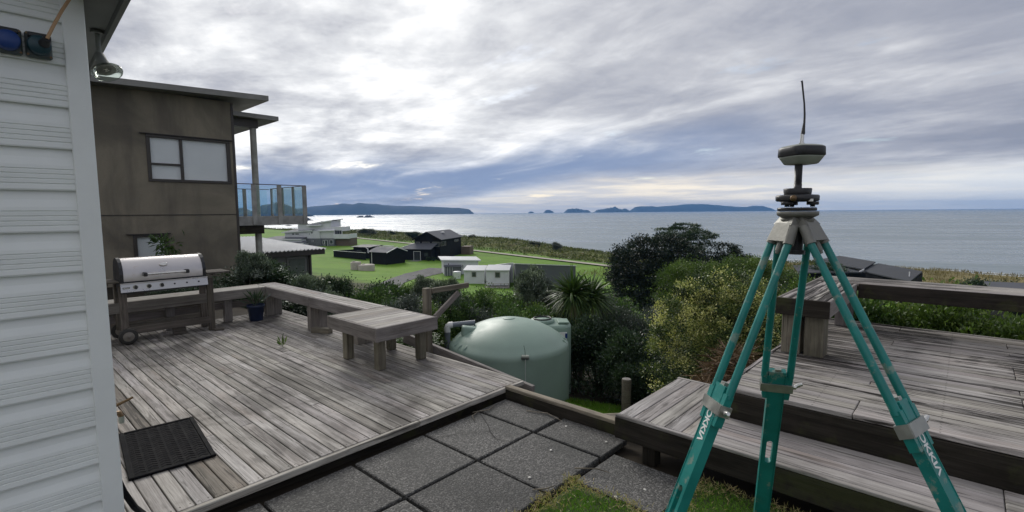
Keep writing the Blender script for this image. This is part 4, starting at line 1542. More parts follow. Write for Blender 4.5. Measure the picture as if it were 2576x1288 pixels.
for u in (5.55, 6.2):
    p_ = MB().cbox(u - .05, u + .05, 17.56, 17.62, 1.36, 2.48, .004).build('balcony_post', BALW, bh)
    p_.parent = bal
for a, b in ((BU + .02, 5.46), (5.60, 6.17), (6.31, 6.92)):
    g = MB().box(a, b, 15.0, 15.010, 1.66, 2.48).build('glass_panel', BALGLASS, bh); g.parent = bal
    g = MB().box(a, b, 17.6, 17.61, 1.66, 2.46).build('glass_panel', BALGLASS, bh); g.parent = bal
for a, b in ((15.06, 15.83), (15.97, 16.63), (16.77, 17.48)):
    g = MB().box(BU + 1.92, BU + 1.93, a, b, 1.66, 2.48).build('glass_panel', BALGLASS, bh); g.parent = bal
g = MB(); g.cbox(BU + .01, BU + 1.96, 14.985, 15.025, 2.50, 2.522, .004); g.cbox(BU + 1.92, BU + 1.96, 15.026, 17.6, 2.50, 2.522, .004)
g.cbox(BU + .01, BU + 1.9, 17.6, 17.63, 2.48, 2.50, .004)
g = g.build('handrail', FRAMEB, bh); g.parent = bal

# ================================================================== shed with corrugated roof
sh = thing('garage', 'pale shed with corrugated iron roof and green door below the balcony', 'garage', (8.7, 18.55, -3.0))
MB().box(3.5, 8.75, 18.55, 24.8, -3.6, .16).build('wall', SHEDW, sh)
MB().cbox(8.64, 8.80, 18.49, 18.549, -3.6, .16, .004).build('corner_board', SHEDW, sh)
MB().cbox(7.86, 8.62, 18.50, 18.549, -3.6, .06, .004).build('door_frame', SHEDW, sh)
MB().cbox(7.95, 8.54, 18.488, 18.499, -3.5, -.02, .003).build('door', DOORG, sh)
m = MB(); m.tube((8.71, 18.45, -3.4), (8.71, 18.45, .12), .045, n=10); m.build('downpipe', FRAMEB, sh)
MB().cbox(3.4, 9.18, 18.15, 18.19, .12, .30, .004).build('fascia', FRAMEB, sh)
MB().cbox(9.16, 9.20, 18.19, 25.2, .16, .335, .004).build('fascia', FRAMEB, sh)
MB().box(3.4, 9.15, 18.19, 25.2, .16, .19).build('soffit', FRAMEB, sh)
m = MB()
nC = 240
pr = []
for i in range(nC + 1):
    u = 3.35 + (9.22 - 3.35) * i / nC
    pr.append((u, .024 * math.cos(i * math.pi / 3 * 1.0)))
vs, fs = [], []
for (v, z) in ((18.08, .325), (25.25, .60)):
    vs += [(u, v, z + d) for u, d in pr]
k = len(pr)
fs = [(i, i + 1, k + i + 1, k + i) for i in range(k - 1)]
m.add(vs, fs, True)
m.build('roof', ROOFM, sh)

# ================================================================== water tanks
tk = thing_at('water_tank', 'large round green plastic water tank with domed lid below the deck', 'water tank', (-.10, 12.5, -3.25))
RT = 1.53
m = MB()
m.lathe([(RT, 0), (RT, 1.50), (RT - .01, 1.58), (RT - .055, 1.645), (RT - .13, 1.69), (RT * .87, 1.765), (RT * .74, 1.90), (RT * .58, 2.025), (RT * .42, 2.115), (RT * .28, 2.168), (RT * .14, 2.193), (RT * .12, 2.20), (RT * .05, 2.205), (0, 2.205)], 96)
m.build('tank_shell', TANKG, tk)
m = MB()
for a, wdt in ((R(195), .34),):
    c, s_ = math.cos(a), math.sin(a)
    def tr(p):
        x, y, z = p
        return (x * c - y * s_, x * s_ + y * c, z)
    b = [tr(p) for p in ((.70, -wdt / 2, 1.80), (1.22, -wdt / 2, 1.70), (1.22, wdt / 2, 1.70), (.70, wdt / 2, 1.80))]
    tpp = [tr(p) for p in ((.74, -wdt / 2 + .05, 2.02), (1.20, -wdt / 2 + .05, 2.10), (1.20, wdt / 2 - .05, 2.10), (.74, wdt / 2 - .05, 2.02))]
    m.hexa(b, tpp)
hb = m.build('inlet_housing', TANKG, tk)
bv = hb.modifiers.new('bevel', 'BEVEL'); bv.width = .05; bv.segments = 3
m = MB()
for k_ in range(3):
    a = R(205 + 9 * k_)
    m.path([(math.cos(a) * 1.0, math.sin(a) * 1.0, 1.80), (math.cos(a) * 1.25, math.sin(a) * 1.25, 1.76), (math.cos(a) * 1.45, math.sin(a) * 1.45, 1.67), (math.cos(a) * 1.515, math.sin(a) * 1.515, 1.55)], [.02, .035, .03, .015], 8)
for k_ in range(2):
    a = R(-14 + 10 * k_)
    m.path([(math.cos(a) * 1.2, math.sin(a) * 1.2, 1.76), (math.cos(a) * 1.42, math.sin(a) * 1.42, 1.69), (math.cos(a) * 1.51, math.sin(a) * 1.51, 1.58)], [.015, .03, .012], 8)
m.build('rib', TANKG, tk)
m = MB(); m.lathe([(.155, 2.193), (.155, 2.212), (.14, 2.218), (0, 2.219)], 24); m.build('cap', TANKG, tk)
a = R(-86)
sx, sy = math.cos(a) * RT, math.sin(a) * RT
# level gauge and its cord down the front of the tank, valve at the bottom
lg = thing_at('level_sensor', 'small grey level sensor with thin aerial on the rim of the green tank', 'sensor', (.28, 11.02, -1.62))
MB().cbox(-.085, .085, -.06, .06, -.02, .035, .012).build('sensor_case', RECV, lg)
MB().cbox(-.09, .09, -.065, .065, -.04, -.0205, .008).build('sensor_base', BLACKP, lg)
m = MB(); m.path([(0, 0, .03), (-.005, 0, .14), (-.03, .01, .26)], [.006, .005, .004], 6); m.build('aerial', BLACKP, lg)
m = MB(); m.path([(.0, -.062, -.04), (.0, -.068, -.5), (.0, -.068, -.93)], .005, 6); m.build('cord', PVCW, lg)
tv = thing_at('tank_valve', 'brass valve fittings low on the front of the green tank', 'valve', (.27, 10.97, -2.62))
m = MB(); m.tube((0, .02, 0), (0, -.09, 0), .03, n=12); m.tube((-.02, -.09, 0), (.20, -.12, -.06), .022, n=10); m.build('valve_body', BRASS, tv)
MB().cbox(-.17, -.03, -.10, -.05, .03, .075, .008).build('valve_handle', WHITEP, tv)
MB().cbox(.0, .05, -.13, -.07, .03, .08, .008).build('valve_cap', CHROME, tv)
ip = thing_at('inlet_pipe', 'grey downpipe with white elbow leading into the green tank', 'pipe', (-1.66, 12.4, -3.2))
m = MB(); m.tube((0, 0, 0), (0, 0, 1.86), .075, n=16); m.build('vertical_pipe', PVC, ip)
m = MB(); m.path([(0, 0, 1.84), (0, 0, 1.93), (.02, .005, 1.985), (.07, .02, 2.01), (.14, .03, 2.015)], .082, 16); m.build('elbow', PVCW, ip)
m = MB(); m.tube((.13, .03, 2.013), (.70, .10, 2.05), .068, n=16); m.build('level_pipe', PVC, ip)
t2 = thing_at('small_water_tank', 'smaller green plastic tank with lid behind the big round tank', 'water tank', (1.06, 13.9, -3.62))
MB().lathe([(.58, 0), (.58, 2.08), (.56, 2.14), (.50, 2.17), (0, 2.20)], 40, (0, 0, 0), 3.5).build('tank_shell', TANKG2, t2)
MB().lathe([(.34, 2.185), (.34, 2.25), (.30, 2.27), (0, 2.275)], 28, (-.22, -.1, 0)).build('lid', TANKG2, t2)
m = MB()
for k_ in range(20):
    a0, a1 = 2 * math.pi * k_ / 20, 2 * math.pi * (k_ + 1) / 20
    m.tube((-.22 + .24 * math.cos(a0), -.1 + .24 * math.sin(a0), 2.29), (-.22 + .24 * math.cos(a1), -.1 + .24 * math.sin(a1), 2.29), .022, n=6)
m.build('lid_ring', BLACKP, t2)
MB().cbox(.20, .50, -.40, .10, 2.19, 2.235, .01).build('hatch', TANKG2, t2)
MB().cbox(.22, .42, -.595, -.580, 1.80, 2.0, .002).build('label_plate', WHITEP, t2)
MB().cbox(.37, .43, -.602, -.5965, 1.83, 1.97, .001).build('label_stripe', SOCKB, t2)

fp_ = thing_at('fence_post', 'thick round timber fence post standing in the shade past the tank', 'post', (2.72, 11.6, gz(2.72, 11.6)), .2)
MB().lathe([(.115, -.2), (.112, .9), (.108, .91), (0, .915)], 18).build('post', POSTW, fp_)
MB().lathe([(.0, .917), (.10, .916)], 16).build('post_top', TABLE, fp_)


# ================================================================== houses on the flat


def bpart(parent, name, mat, *boxes, par=None):
    m = MB()
    for b in boxes:
        m.box(*b)
    o = m.build(name, mat, parent)
    if par is not None:
        o.parent = par
    return o


def win(parent, x0, x1, y, z0, z1, frame=WHITER, face=-1, n=1):
    """window in a wall facing -y: frame with recessed dark pane(s)"""
    f = MB()
    fw = .08
    f.box(x0, x1, y - .05, y + .02, z1 - fw, z1); f.box(x0, x1, y - .05, y + .02, z0, z0 + fw)
    f.box(x0, x0 + fw, y - .048, y + .018, z0 + fw, z1 - fw); f.box(x1 - fw, x1, y - .048, y + .018, z0 + fw, z1 - fw)
    w_ = f.build('window', frame, parent)
    st_ = (x1 - x0) / n
    for i in range(n):
        p = MB().box(x0 + i * st_ + (fw if i == 0 else .03), x0 + (i + 1) * st_ - (fw if i == n - 1 else .03), y - .02, y - .012, z0 + fw, z1 - fw).build('pane', PANE, parent)
        p.parent = w_
    return w_


def winx(parent, x, y0, y1, z0, z1, frame=WHITER):
    f = MB()
    fw = .08
    f.box(x - .02, x + .05, y0, y1, z1 - fw, z1); f.box(x - .02, x + .05, y0, y1, z0, z0 + fw)
    f.box(x - .018, x + .048, y0, y0 + fw, z0 + fw, z1 - fw); f.box(x - .018, x + .048, y1 - fw, y1, z0 + fw, z1 - fw)
    w_ = f.build('window', frame, parent)
    p = MB().box(x + .010, x + .02, y0 + fw, y1 - fw, z0 + fw, z1 - fw).build('pane', PANE, parent)
    p.parent = w_


def slab_roof(parent, name, mat, p, th=.18):
    """sloping roof slab from four top corners"""
    m = MB()
    m.hexa([(a, b, c - th) for a, b, c in p], p)
    return m.build(name, mat, parent)


# white modern house far left
WH = thing_at('modern_house', 'pale stepped modern house with flat roofs and slate base far on the flat', 'house', (-64.2, 158.0, -8.75), R(-4))
bpart(WH, 'wall', WALLL, (-4.0, 6.85, 0.4, 8.0, 2.75, 7.15))
bpart(WH, 'wall', WALLL, (-7.9, -.6, -.6, 6, 2.7, 4.9), (-.6, 3.6, -.8, 5, 2.7, 5.2), (3.6, 8.1, -.4, 6, 2.7, 5.1))
bpart(WH, 'wall', WALLL, (6.8, 10.4, .5, 7, 4.9, 6.3))
bpart(WH, 'lower_wall', STONEW, (-.9, 3.9, -.85, 6, -.6, 2.7), (3.9, 8.1, -.45, 6, -.6, 2.7))
bpart(WH, 'deck_base', BRICKB, (8.1, 13.0, .5, 6, -.4, 2.6))
bpart(WH, 'balustrade', WALLW, (7.9, 13.0, -.5, -.38, 2.65, 4.0), (12.9, 13.02, -.37, 6, 2.65, 4.0), (7.9, 12.9, -.37, 6, 2.5, 2.65))
bpart(WH, 'garage_wall', WALLW, (-14.0, -.2, -5.5, 4, -.6, 1.2), (-13.0, -.95, -4.0, 5, 1.2, 2.6))
m = MB()
m.hexa([(.05, .45, 7.1), (6.8, .45, 7.1), (6.8, 8, 7.1), (.05, 8, 7.1)], [(.05, .45, 7.12), (6.8, .45, 8.13), (6.8, 8, 8.3), (.05, 8, 7.5)])
m.build('upper_wall', WALLL, WH)
slab_roof(WH, 'roof', WHITER, [(-3.9, 0, 7.45), (.4, 0, 7.45), (.4, 8.6, 8.1), (-3.9, 8.6, 8.1)], .25)
slab_roof(WH, 'roof', ROOFG, [(0, -.1, 7.35), (7.4, -.1, 8.45), (7.4, 8.6, 8.7), (0, 8.6, 7.8)], .25)
slab_roof(WH, 'roof_edge', WHITER, [(0, -.16, 7.37), (7.45, -.16, 8.47), (7.45, -.11, 8.47), (0, -.11, 7.37)], .32)
slab_roof(WH, 'canopy', WHITER, [(-.6, -.9, 6.85), (4.0, -.9, 6.95), (4.0, .3, 7.1), (-.6, .3, 7.0)], .22)
slab_roof(WH, 'roof', ROOFG, [(-8.6, -1.2, 4.75), (1.4, -1.2, 5.35), (1.4, 3, 5.7), (-7, 4, 5.55)], .1)
slab_roof(WH, 'roof_edge', WHITER, [(-8.65, -1.27, 4.77), (1.45, -1.27, 5.37), (1.45, -1.21, 5.37), (-8.65, -1.21, 4.77)], .3)
slab_roof(WH, 'canopy', WHITER, [(3.0, -1.0, 5.15), (8.3, -1.0, 5.25), (8.3, 0.6, 5.6), (3.0, .6, 5.5)], .25)
slab_roof(WH, 'garage_roof', ROOFG, [(-14.2, -4.4, 2.65), (-.6, -4.4, 2.7), (-.6, 2, 3.45), (-12, 2, 3.4)], .1)
slab_roof(WH, 'roof_edge', WHITER, [(-14.2, -4.47, 2.67), (-.6, -4.47, 2.72), (-.6, -4.41, 2.72), (-14.2, -4.41, 2.67)], .3)
slab_roof(WH, 'garage_roof', ROOFG, [(-13.0, -6.0, 1.32), (.9, -6.0, 1.55), (.9, -2.5, 2.0), (-12, -2.5, 1.8)], .1)
slab_roof(WH, 'roof_edge', WHITER, [(-13.0, -6.07, 1.34), (.9, -6.07, 1.57), (.9, -6.01, 1.57), (-13.0, -6.01, 1.34)], .28)
bpart(WH, 'garage_door', WHITER, (-7.6, -.5, -5.56, -5.505, -.5, 1.05))
for (a, b, y, c, d, n) in ((8.2, 8.7, .48, 4.95, 5.1, 1), (7.9, 10.3, .45, 3.9, 5.2, 3), (4.3, 4.9, -.46, .9, 2.0, 1), (5.0, 5.9, -.46, -.3, 2.15, 1), (6.6, 7.7, -.46, .9, 2.2, 1),
                           (-5.6, -4.7, -.62, 3.8, 4.4, 1), (-4.5, -3.2, -.62, 3.85, 4.4, 2), (.8, 1.4, -.82, 4.2, 4.8, 1), (.1, .4, -.82, 3.7, 4.6, 1), (1.0, 1.5, -.88, 1.6, 2.2, 1), (-12.4, -11.6, -5.52, .4, .9, 1), (.3, 1.2, -.88, -.2, .5, 1)):
    if (a, c) != (8.2, 4.95):
        win(WH, a, b, y, c, d, n=n)

# black two storey house
BH = thing_at('black_house', 'black two storey gabled house standing on the mown flat before the dunes', 'house', (-16.3, 112.8, -8.98), R(-13))
GW, GL, EH, RH = 6.2, 14.6, 4.75, 6.35
m = MB()
m.prism([(-GW, -.5), (0, -.5), (0, EH), (-GW / 2, RH), (-GW, EH)], lambda p: (p[0], 0, p[1]), lambda p: (p[0], GL, p[1]))
mm = m.mesh('wall'); fix_normals(mm); link('wall', mm, BLACKW, BH)
for sgn in (-1, 1):
    e0, e1 = (-GW / 2, RH + .06), ((.45 if sgn > 0 else -GW - .45), EH - .16)
    slab_roof(BH, 'roof', ROOFG, [(e0[0], -.5, e0[1]), (e1[0], -.5, e1[1]), (e1[0], GL + .4, e1[1]), (e0[0], GL + .4, e0[1])][::(1 if sgn > 0 else -1)], .1)
    slab_roof(BH, 'barge_board', BLACKW, [(e0[0], -.56, e0[1] + .02), (e1[0], -.56, e1[1] + .02), (e1[0], -.51, e1[1] + .02), (e0[0], -.51, e0[1] + .02)][::(1 if sgn > 0 else -1)], .28)
m = MB(); m.box(-2.2, -1.6, 6, 7.2, 5.85, 6.1); m.build('skylight', WHITER, BH)
for a, b, n in ((-5.9, -5.0, 1), (-4.3, -2.6, 2), (-1.9, -.2, 2)):
    win(BH, a, b, -.02, 2.95, 4.05, FASCIA, n=n)
for a, b in ((.3, 2.6), (3.0, 3.6), (9.5, 12.5)):
    winx(BH, .02, a, b, 3.05 if a < 5 else 3.5, 4.05, FASCIA)
# lean-to on the gable end and left side
bpart(BH, 'lean_to', BLACKW, (-8.6, -1.3, -2.6, -.02, -.5, 2.5), (-8.6, -6.25, -.02, 7, -.5, 2.5))
slab_roof(BH, 'lean_to_roof', ROOFG, [(-9.0, -3.1, 2.62), (-1.0, -3.1, 2.62), (-.6, -.04, 3.75), (-6.3, -.04, 3.75)], .09)
slab_roof(BH, 'lean_to_roof', ROOFG, [(-9.0, -3.1, 2.62), (-6.22, .0, 3.74), (-6.22, 7, 3.74), (-9.0, 7.2, 2.62)], .09)
slab_roof(BH, 'hip_cap', WHITER, [(-9.05, -3.1, 2.68), (-6.25, .0, 3.80), (-6.3, .08, 3.82), (-9.1, -3.0, 2.68)], .06)
d = win(BH, -5.4, -3.7, -2.62, -.1, 2.1, WHITER, n=3)
win(BH, -2.9, -1.9, -2.62, .9, 1.8, BLACKW)
bpart(BH, 'porch_deck', FASCIA, (-9.2, -3.3, -5.2, -2.65, -.35, .08))
bpart(BH, 'balcony_wall', BRICKB, (.3, 2.6, GL - 1.0, GL + 2.2, -.5, 2.1))
for i in range(6):
    pass

# black shed, fence and little cabin
SD = thing_at('black_shed', 'black gabled shed with pale ridged roof beside the driveway', 'shed', (-25.76, 101.7, -8.95), R(-19))
m = MB()
m.prism([(0, -.4), (5.4, -.4), (5.4, 2.65), (2.7, 3.5), (0, 2.65)], lambda p: (-5.0, p[0], p[1]), lambda p: (0, p[0], p[1]))
mm = m.mesh('wall'); mm.transform(Matrix.Rotation(R(-12), 4, 'Z')); fix_normals(mm); link('wall', mm, BLACKW, SD)
for e in (0, 1):
    y0, z0, y1, z1 = (-.35, 2.60, 2.7, 3.57) if e == 0 else (5.75, 2.60, 2.7, 3.57)
    p = [(-5.3, y0, z0), (.35, y0, z0), (.35, y1, z1), (-5.3, y1, z1)]
    o = slab_roof(SD, 'roof', ROOFG, p if e == 0 else p[::-1], .08)
    o.rotation_euler = (0, 0, R(-12))
    q = [(.36, y0, z0 + .03), (.44, y0, z0 + .03), (.44, y1, z1 + .03), (.36, y1, z1 + .03)]
    o = slab_roof(SD, 'barge_board', WHITER, q if e == 0 else q[::-1], .16)
    o.rotation_euler = (0, 0, R(-12))
o = bpart(SD, 'downpipe', WHITER, (-4.3, -4.2, -.10, -.02, -.3, 2.5)); o.rotation_euler = (0, 0, R(-12))
o = bpart(SD, 'footing', CONC, (-5.1, .08, -.12, 5.5, -.5, -.02)); o.rotation_euler = (0, 0, R(-12))

FN = thing_at('black_fence', 'low black board fence around a yard left of the black shed', 'fence', (-43.1, 119.7, -8.85), math.atan2(-7.9, 10.1))
Lf = 12.8
nb = 32
for i in range(nb):
    a, b = Lf * i / nb, Lf * (i + 1) / nb
    bpart(FN, 'board', BLACKW, (a + .01, b - .01, -.03 + .012 * (i % 2), .03, -.2, 1.62 + random.uniform(-.02, .02)))
bpart(FN, 'rail', WHITER, (0, Lf, -.05, .05, 1.64, 1.70))
bpart(FN, 'side_panel', BLACKW, (-.05, .05, .03, 7.0, -.2, 1.62))
CB = thing_at('garden_cabin', 'small dark cabin with flat pale edged roof behind the black fence', 'cabin', (-34.5, 117.5, -8.85), R(-30))
bpart(CB, 'wall', BLACKW, (-2.6, 2.6, -1.6, 1.8, -.3, 2.65))
slab_roof(CB, 'roof', ROOFD, [(-3.1, -2.1, 2.75), (3.1, -2.1, 2.75), (3.1, 2.2, 3.05), (-3.1, 2.2, 3.05)], .14)
bpart(CB, 'roof_edge', WHITER, (2.4, 6.5, 2.25, 2.4, 2.72, 2.92))
win(CB, -1.5, .2, -1.62, .8, 2.0, BLACKW, n=2)
m = MB(); m.path([(2.2, -2.15, 2.6), (2.9, -2.3, 2.4), (3.1, -2.5, 1.6), (3.4, -2.6, 1.5)], .09, 8); m.build('pipe', WHITER, CB)

for i, (x, y, r, h) in enumerate([(-28.95, 91.6, .95, 1.45), (-26.9, 91.2, 1.5, 1.1)]):
    t = thing_at('concrete_tank', ['taller pale concrete tank on the grass, left of the pair', 'wider low pale concrete tank on the grass, right of the pair'][i], 'tank', (x, y, gz(x, y) - .1), 0, 'concrete tanks on the grass')
    MB().lathe([(r, -.3), (r, h), (r * .97, h + .06), (r * .4, h + .16), (0, h + .18)], 32).build('tank_shell', CONC, t)
    MB().lathe([(.28, h + .15), (.28, h + .27), (0, h + .28)], 16, (-r * .3, -.2, 0)).build('lid', CONC, t)

# white hut, containers, bin store, small tank, grey building
WB = thing_at('white_hut', 'white flat roofed hut with three small windows on the flat', 'hut', (-6.0, 87.5, -9.15), R(14))
bpart(WB, 'wall', WALLW, (-6.0, 0, 0, 4.2, -.3, 2.45))
slab_roof(WB, 'roof', ROOFM, [(-6.6, -.4, 2.72), (.35, -.4, 2.46), (.35, 4.7, 2.66), (-6.6, 4.7, 2.92)], .12)
slab_roof(WB, 'gutter', WHITER, [(-6.62, -.47, 2.74), (.36, -.47, 2.48), (.36, -.41, 2.48), (-6.62, -.41, 2.74)], .2)
slab_roof(WB, 'gutter', WHITER, [(.36, -.41, 2.48), (.42, -.41, 2.48), (.42, 4.7, 2.68), (.36, 4.7, 2.68)], .2)
for a, c, d in ((-5.4, 1.6, 2.1), (-2.9, 1.1, 1.75), (-.95, .7, 1.4)):
    win(WB, a, a + .32, -.02, c, d)
winx(WB, .02, 1.2, 1.8, 1.2, 1.95)
bpart(WB, 'downpipe', WHITER, (-.12, -.04, -.12, -.04, -.2, 2.3))
BN = thing_at('bin_store', 'dark slatted bin store with pale posts beside the white hut', 'bin store', (-11.6, 84.5, -9.15), R(8))
bpart(BN, 'wall', WALLG, (-.0, 2.9, .05, 1.8, -.3, 1.55))
slab_roof(BN, 'roof', ROOFG, [(-.1, -.1, 1.70), (3.0, -.1, 1.62), (3.0, 1.9, 1.72), (-.1, 1.9, 1.8)], .12)
for i in range(4):
    bpart(BN, 'batten', WHITER, (.08 + i * .42, .13 + i * .42, -.01, .045, -.1, 1.5))
WT = thing_at('white_tank', 'small white tapered water tank between bin store and container', 'tank', (-9.05, 81.0, -9.2))
MB().lathe([(.52, -.2), (.66, 1.15), (.68, 1.2), (.5, 1.28), (0, 1.32)], 28).build('tank_shell', WALLW, WT)
for nm, lab, x, y, wd_c, hh, dep in (('container_cabin', 'pale grey container cabin with one window, left of the pair', -7.3, 74.8, 3.1, 2.05, 4.5),
                                    ('container_cabin', 'pale grey container cabin with one window and open deck beneath, right of the pair', -3.75, 71.3, 3.35, 2.2, 4.6)):
    c_ = thing_at(nm, lab, 'cabin', (x, y, -9.12 + (.25 if x > -5 else 0)), R(-2.5), 'container cabins on the flat')
    pr = []
    n_ = 28
    mbw = MB()
    for i in range(n_):
        a, b = wd_c * i / n_, wd_c * (i + 1) / n_
        mbw.box(a, b, .0 if i % 2 else .03, .06, 0, hh)
    mbw.box(0.001, wd_c - .001, .061, dep, 0, hh)
    mbw.build('wall', WALLW, c_)
    slab_roof(c_, 'roof', ROOFM, [(-.12, -.15, hh + .10), (wd_c + .05, -.15, hh + .02), (wd_c + .05, dep, hh + .30), (-.12, dep, hh + .34)], .08)
    bpart(c_, 'gutter', WHITER, (-.12, wd_c + .05, -.21, -.155, hh - .06, hh + .06))
    win(c_, wd_c * .38, wd_c * .60, -.02, hh * .52, hh * .88, FASCIA)
    bpart(c_, 'downpipe', WHITER, (wd_c - .10, wd_c - .03, -.10, -.02, 0, hh))
    if x > -5:
        bpart(c_, 'deck', TABLE, (-.3, 3.4, -1.6, -.05, -.20, -.12))
        for a in (0, 1.1, 2.2, 3.3):
            bpart(c_, 'post', TABLE, (a - .05, a + .05, -1.55, -1.45, -1.2, .5))
        bpart(c_, 'rail', TABLE, (-.1, 3.4, -1.53, -1.47, .40, .48))
GB = thing_at('grey_building', 'long slate grey windowless building with white roof edge behind the cabbage tree', 'building', (.45, 70.0, -9.25), R(2))
m = MB()
m.hexa([(0, 0, -.4), (8.6, 0, -.4), (8.6, 6, -.4), (0, 6, -.4)], [(0, 0, 3.62), (8.6, 0, 3.2), (8.6, 6, 2.5), (0, 6, 2.9)])
m.build('wall', WALLG, GB)
slab_roof(GB, 'roof', WHITER, [(-.1, -.12, 3.72), (8.7, -.12, 3.30), (8.7, 6.1, 2.60), (-.1, 6.1, 3.0)], .1)
bpart(GB, 'wing', WALLW, (-3.6, -.02, 6.4, 9, -.4, 2.3))
slab_roof(GB, 'wing_roof', WHITER, [(-3.8, 6.2, 2.72), (-.04, 6.2, 3.20), (-.04, 9, 2.9), (-3.8, 9, 2.5)], .12)
m = MB()
m.hexa([(-3.6, 6.4, 2.31), (-.02, 6.4, 2.31), (-.02, 8.5, 2.31), (-3.6, 8.5, 2.31)], [(-3.6, 6.4, 2.58), (-.02, 6.4, 3.03), (-.02, 8.5, 2.8), (-3.6, 8.5, 2.4)])
m.build('wing_wall', WALLW, GB)
win(GB, -2.0, -.9, 6.38, 2.0, 2.6, FASCIA, n=2)

# dark roofs at the right
RR = thing_at('dark_roofed_house', 'house with dark sloping metal roofs below the right hand bench', 'house', (44.0, 60.0, -9.3))
OFF[RR] = Vector((44.0, 60.0, -9.3))


def quad_roof(name, mat, pts, th=.14):
    m = MB()
    m.hexa([(a, b, c - th) for a, b, c in pts], pts)
    o = m.build(name, mat, RR)
    fix_normals(o.data)
    return o


quad_roof('roof', ROOFD, [(44.1, 54.6, -6.35), (47.9, 57.6, -5.62), (49.3, 66.5, -5.62), (45.9, 65.7, -6.35)])
quad_roof('roof', ROOFD, [(45.7, 64.2, -6.10), (49.0, 66.6, -5.42), (50.3, 76.0, -5.42), (46.6, 76.0, -6.10)])
quad_roof('roof', ROOFD, [(36.2, 62.4, -6.28), (44.2, 62.4, -6.28), (44.6, 68.5, -6.02), (39.0, 68.5, -6.02)])
quad_roof('verge', WHITER, [(44.05, 62.6, -6.22), (45.6, 63.9, -6.05), (45.7, 64.1, -6.05), (44.15, 62.8, -6.22)], .2)
m = MB()
m.hexa([(44.9, 55.2, -9.9), (48.3, 58.0, -9.9), (50.0, 75.5, -9.9), (46.6, 75.5, -9.9)], [(44.9, 55.2, -6.42), (48.3, 58.0, -5.85), (50.0, 75.5, -5.85), (46.6, 75.5, -6.42)])
m.hexa([(36.8, 62.8, -9.9), (45.0, 62.8, -9.9), (45.4, 68.2, -9.9), (39.4, 68.2, -9.9)], [(36.8, 62.8, -6.43), (45.0, 62.8, -6.43), (45.4, 68.2, -6.2), (39.4, 68.2, -6.2)])
o = m.build('wall', BLACKW, RR)
fix_normals(o.data)
MB().box(45.6, 45.68, 56.6, 56.68, -6.3, -5.55).build('vent_pipe', WHITER, RR)
MB().box(42.0, 42.25, 62.68, 62.78, -7.0, -6.75).build('wall_lamp', WHITER, RR)
R2 = thing_at('grey_roofed_house', 'house showing only a low grey roof at the right edge of the picture', 'house', (41.3, 40.6, -9.95), R(-25))
bpart(R2, 'wall', BLACKW, (0, 9, .4, 7, -.3, 4.0))
slab_roof(R2, 'roof', ROOFG, [(-.8, -.3, 4.15), (10, -.3, 4.15), (10, 4.2, 5.0), (-.4, 4.2, 5.0)], .1)

# ================================================================== survey tripod
HUB = Vector((1.061, 1.85, 1.585))
tr_ = thing_at('survey_tripod', 'green surveying tripod with grey cast head standing at the right on the grass', 'tripod', (HUB.x, HUB.y, 0))
OFF[tr_] = Vector((HUB.x, HUB.y, 0))
m = MB()
plate = [(.098 * math.cos(R(a)) * (1.0 if i % 2 else .93), .098 * math.sin(R(a)) * (1.0 if i % 2 else .93)) for i, a in enumerate(range(0, 360, 15))]
m.lathe([(.040, 1.618), (.054, 1.625), (.062, 1.630), (.063, 1.642), (.061, 1.6445), (0, 1.6445)], 30, (HUB.x, HUB.y, 0), 2.8, rot=R(15))
m.lathe([(.0, 1.575), (.045, 1.578), (.052, 1.60), (.056, 1.615)], 24, (HUB.x, HUB.y, 0))
m.build('head_plate', GALV, tr_)
m = MB(); m.tube((HUB.x, HUB.y, 1.50), (HUB.x, HUB.y, 1.58), .022, n=14); m.tube((HUB.x, HUB.y, 1.485), (HUB.x, HUB.y, 1.50), .030, n=14); m.build('centre_screw', BLACKP, tr_)


def text_mesh(body, size):
    cu = bpy.data.curves.new('lettering', 'FONT')
    cu.body = body
    cu.size = size
    cu.extrude = .0004
    cu.offset = .0011
    cu.space_character = .95
    ob = bpy.data.objects.new('lettering', cu)
    COL.objects.link(ob)
    bpy.context.view_layer.update()
    me = bpy.data.meshes.new_from_object(ob.evaluated_get(bpy.context.evaluated_depsgraph_get()))
    bpy.data.objects.remove(ob)
    bpy.data.curves.remove(cu)
    return me


LETTER = text_mesh('SOKKI\u039b', .044)
LETTER.materials.clear()
LETTER.materials.append(WHITEP)
lx = [v.co.x for v in LETTER.vertices]
LW = max(lx) - min(lx)


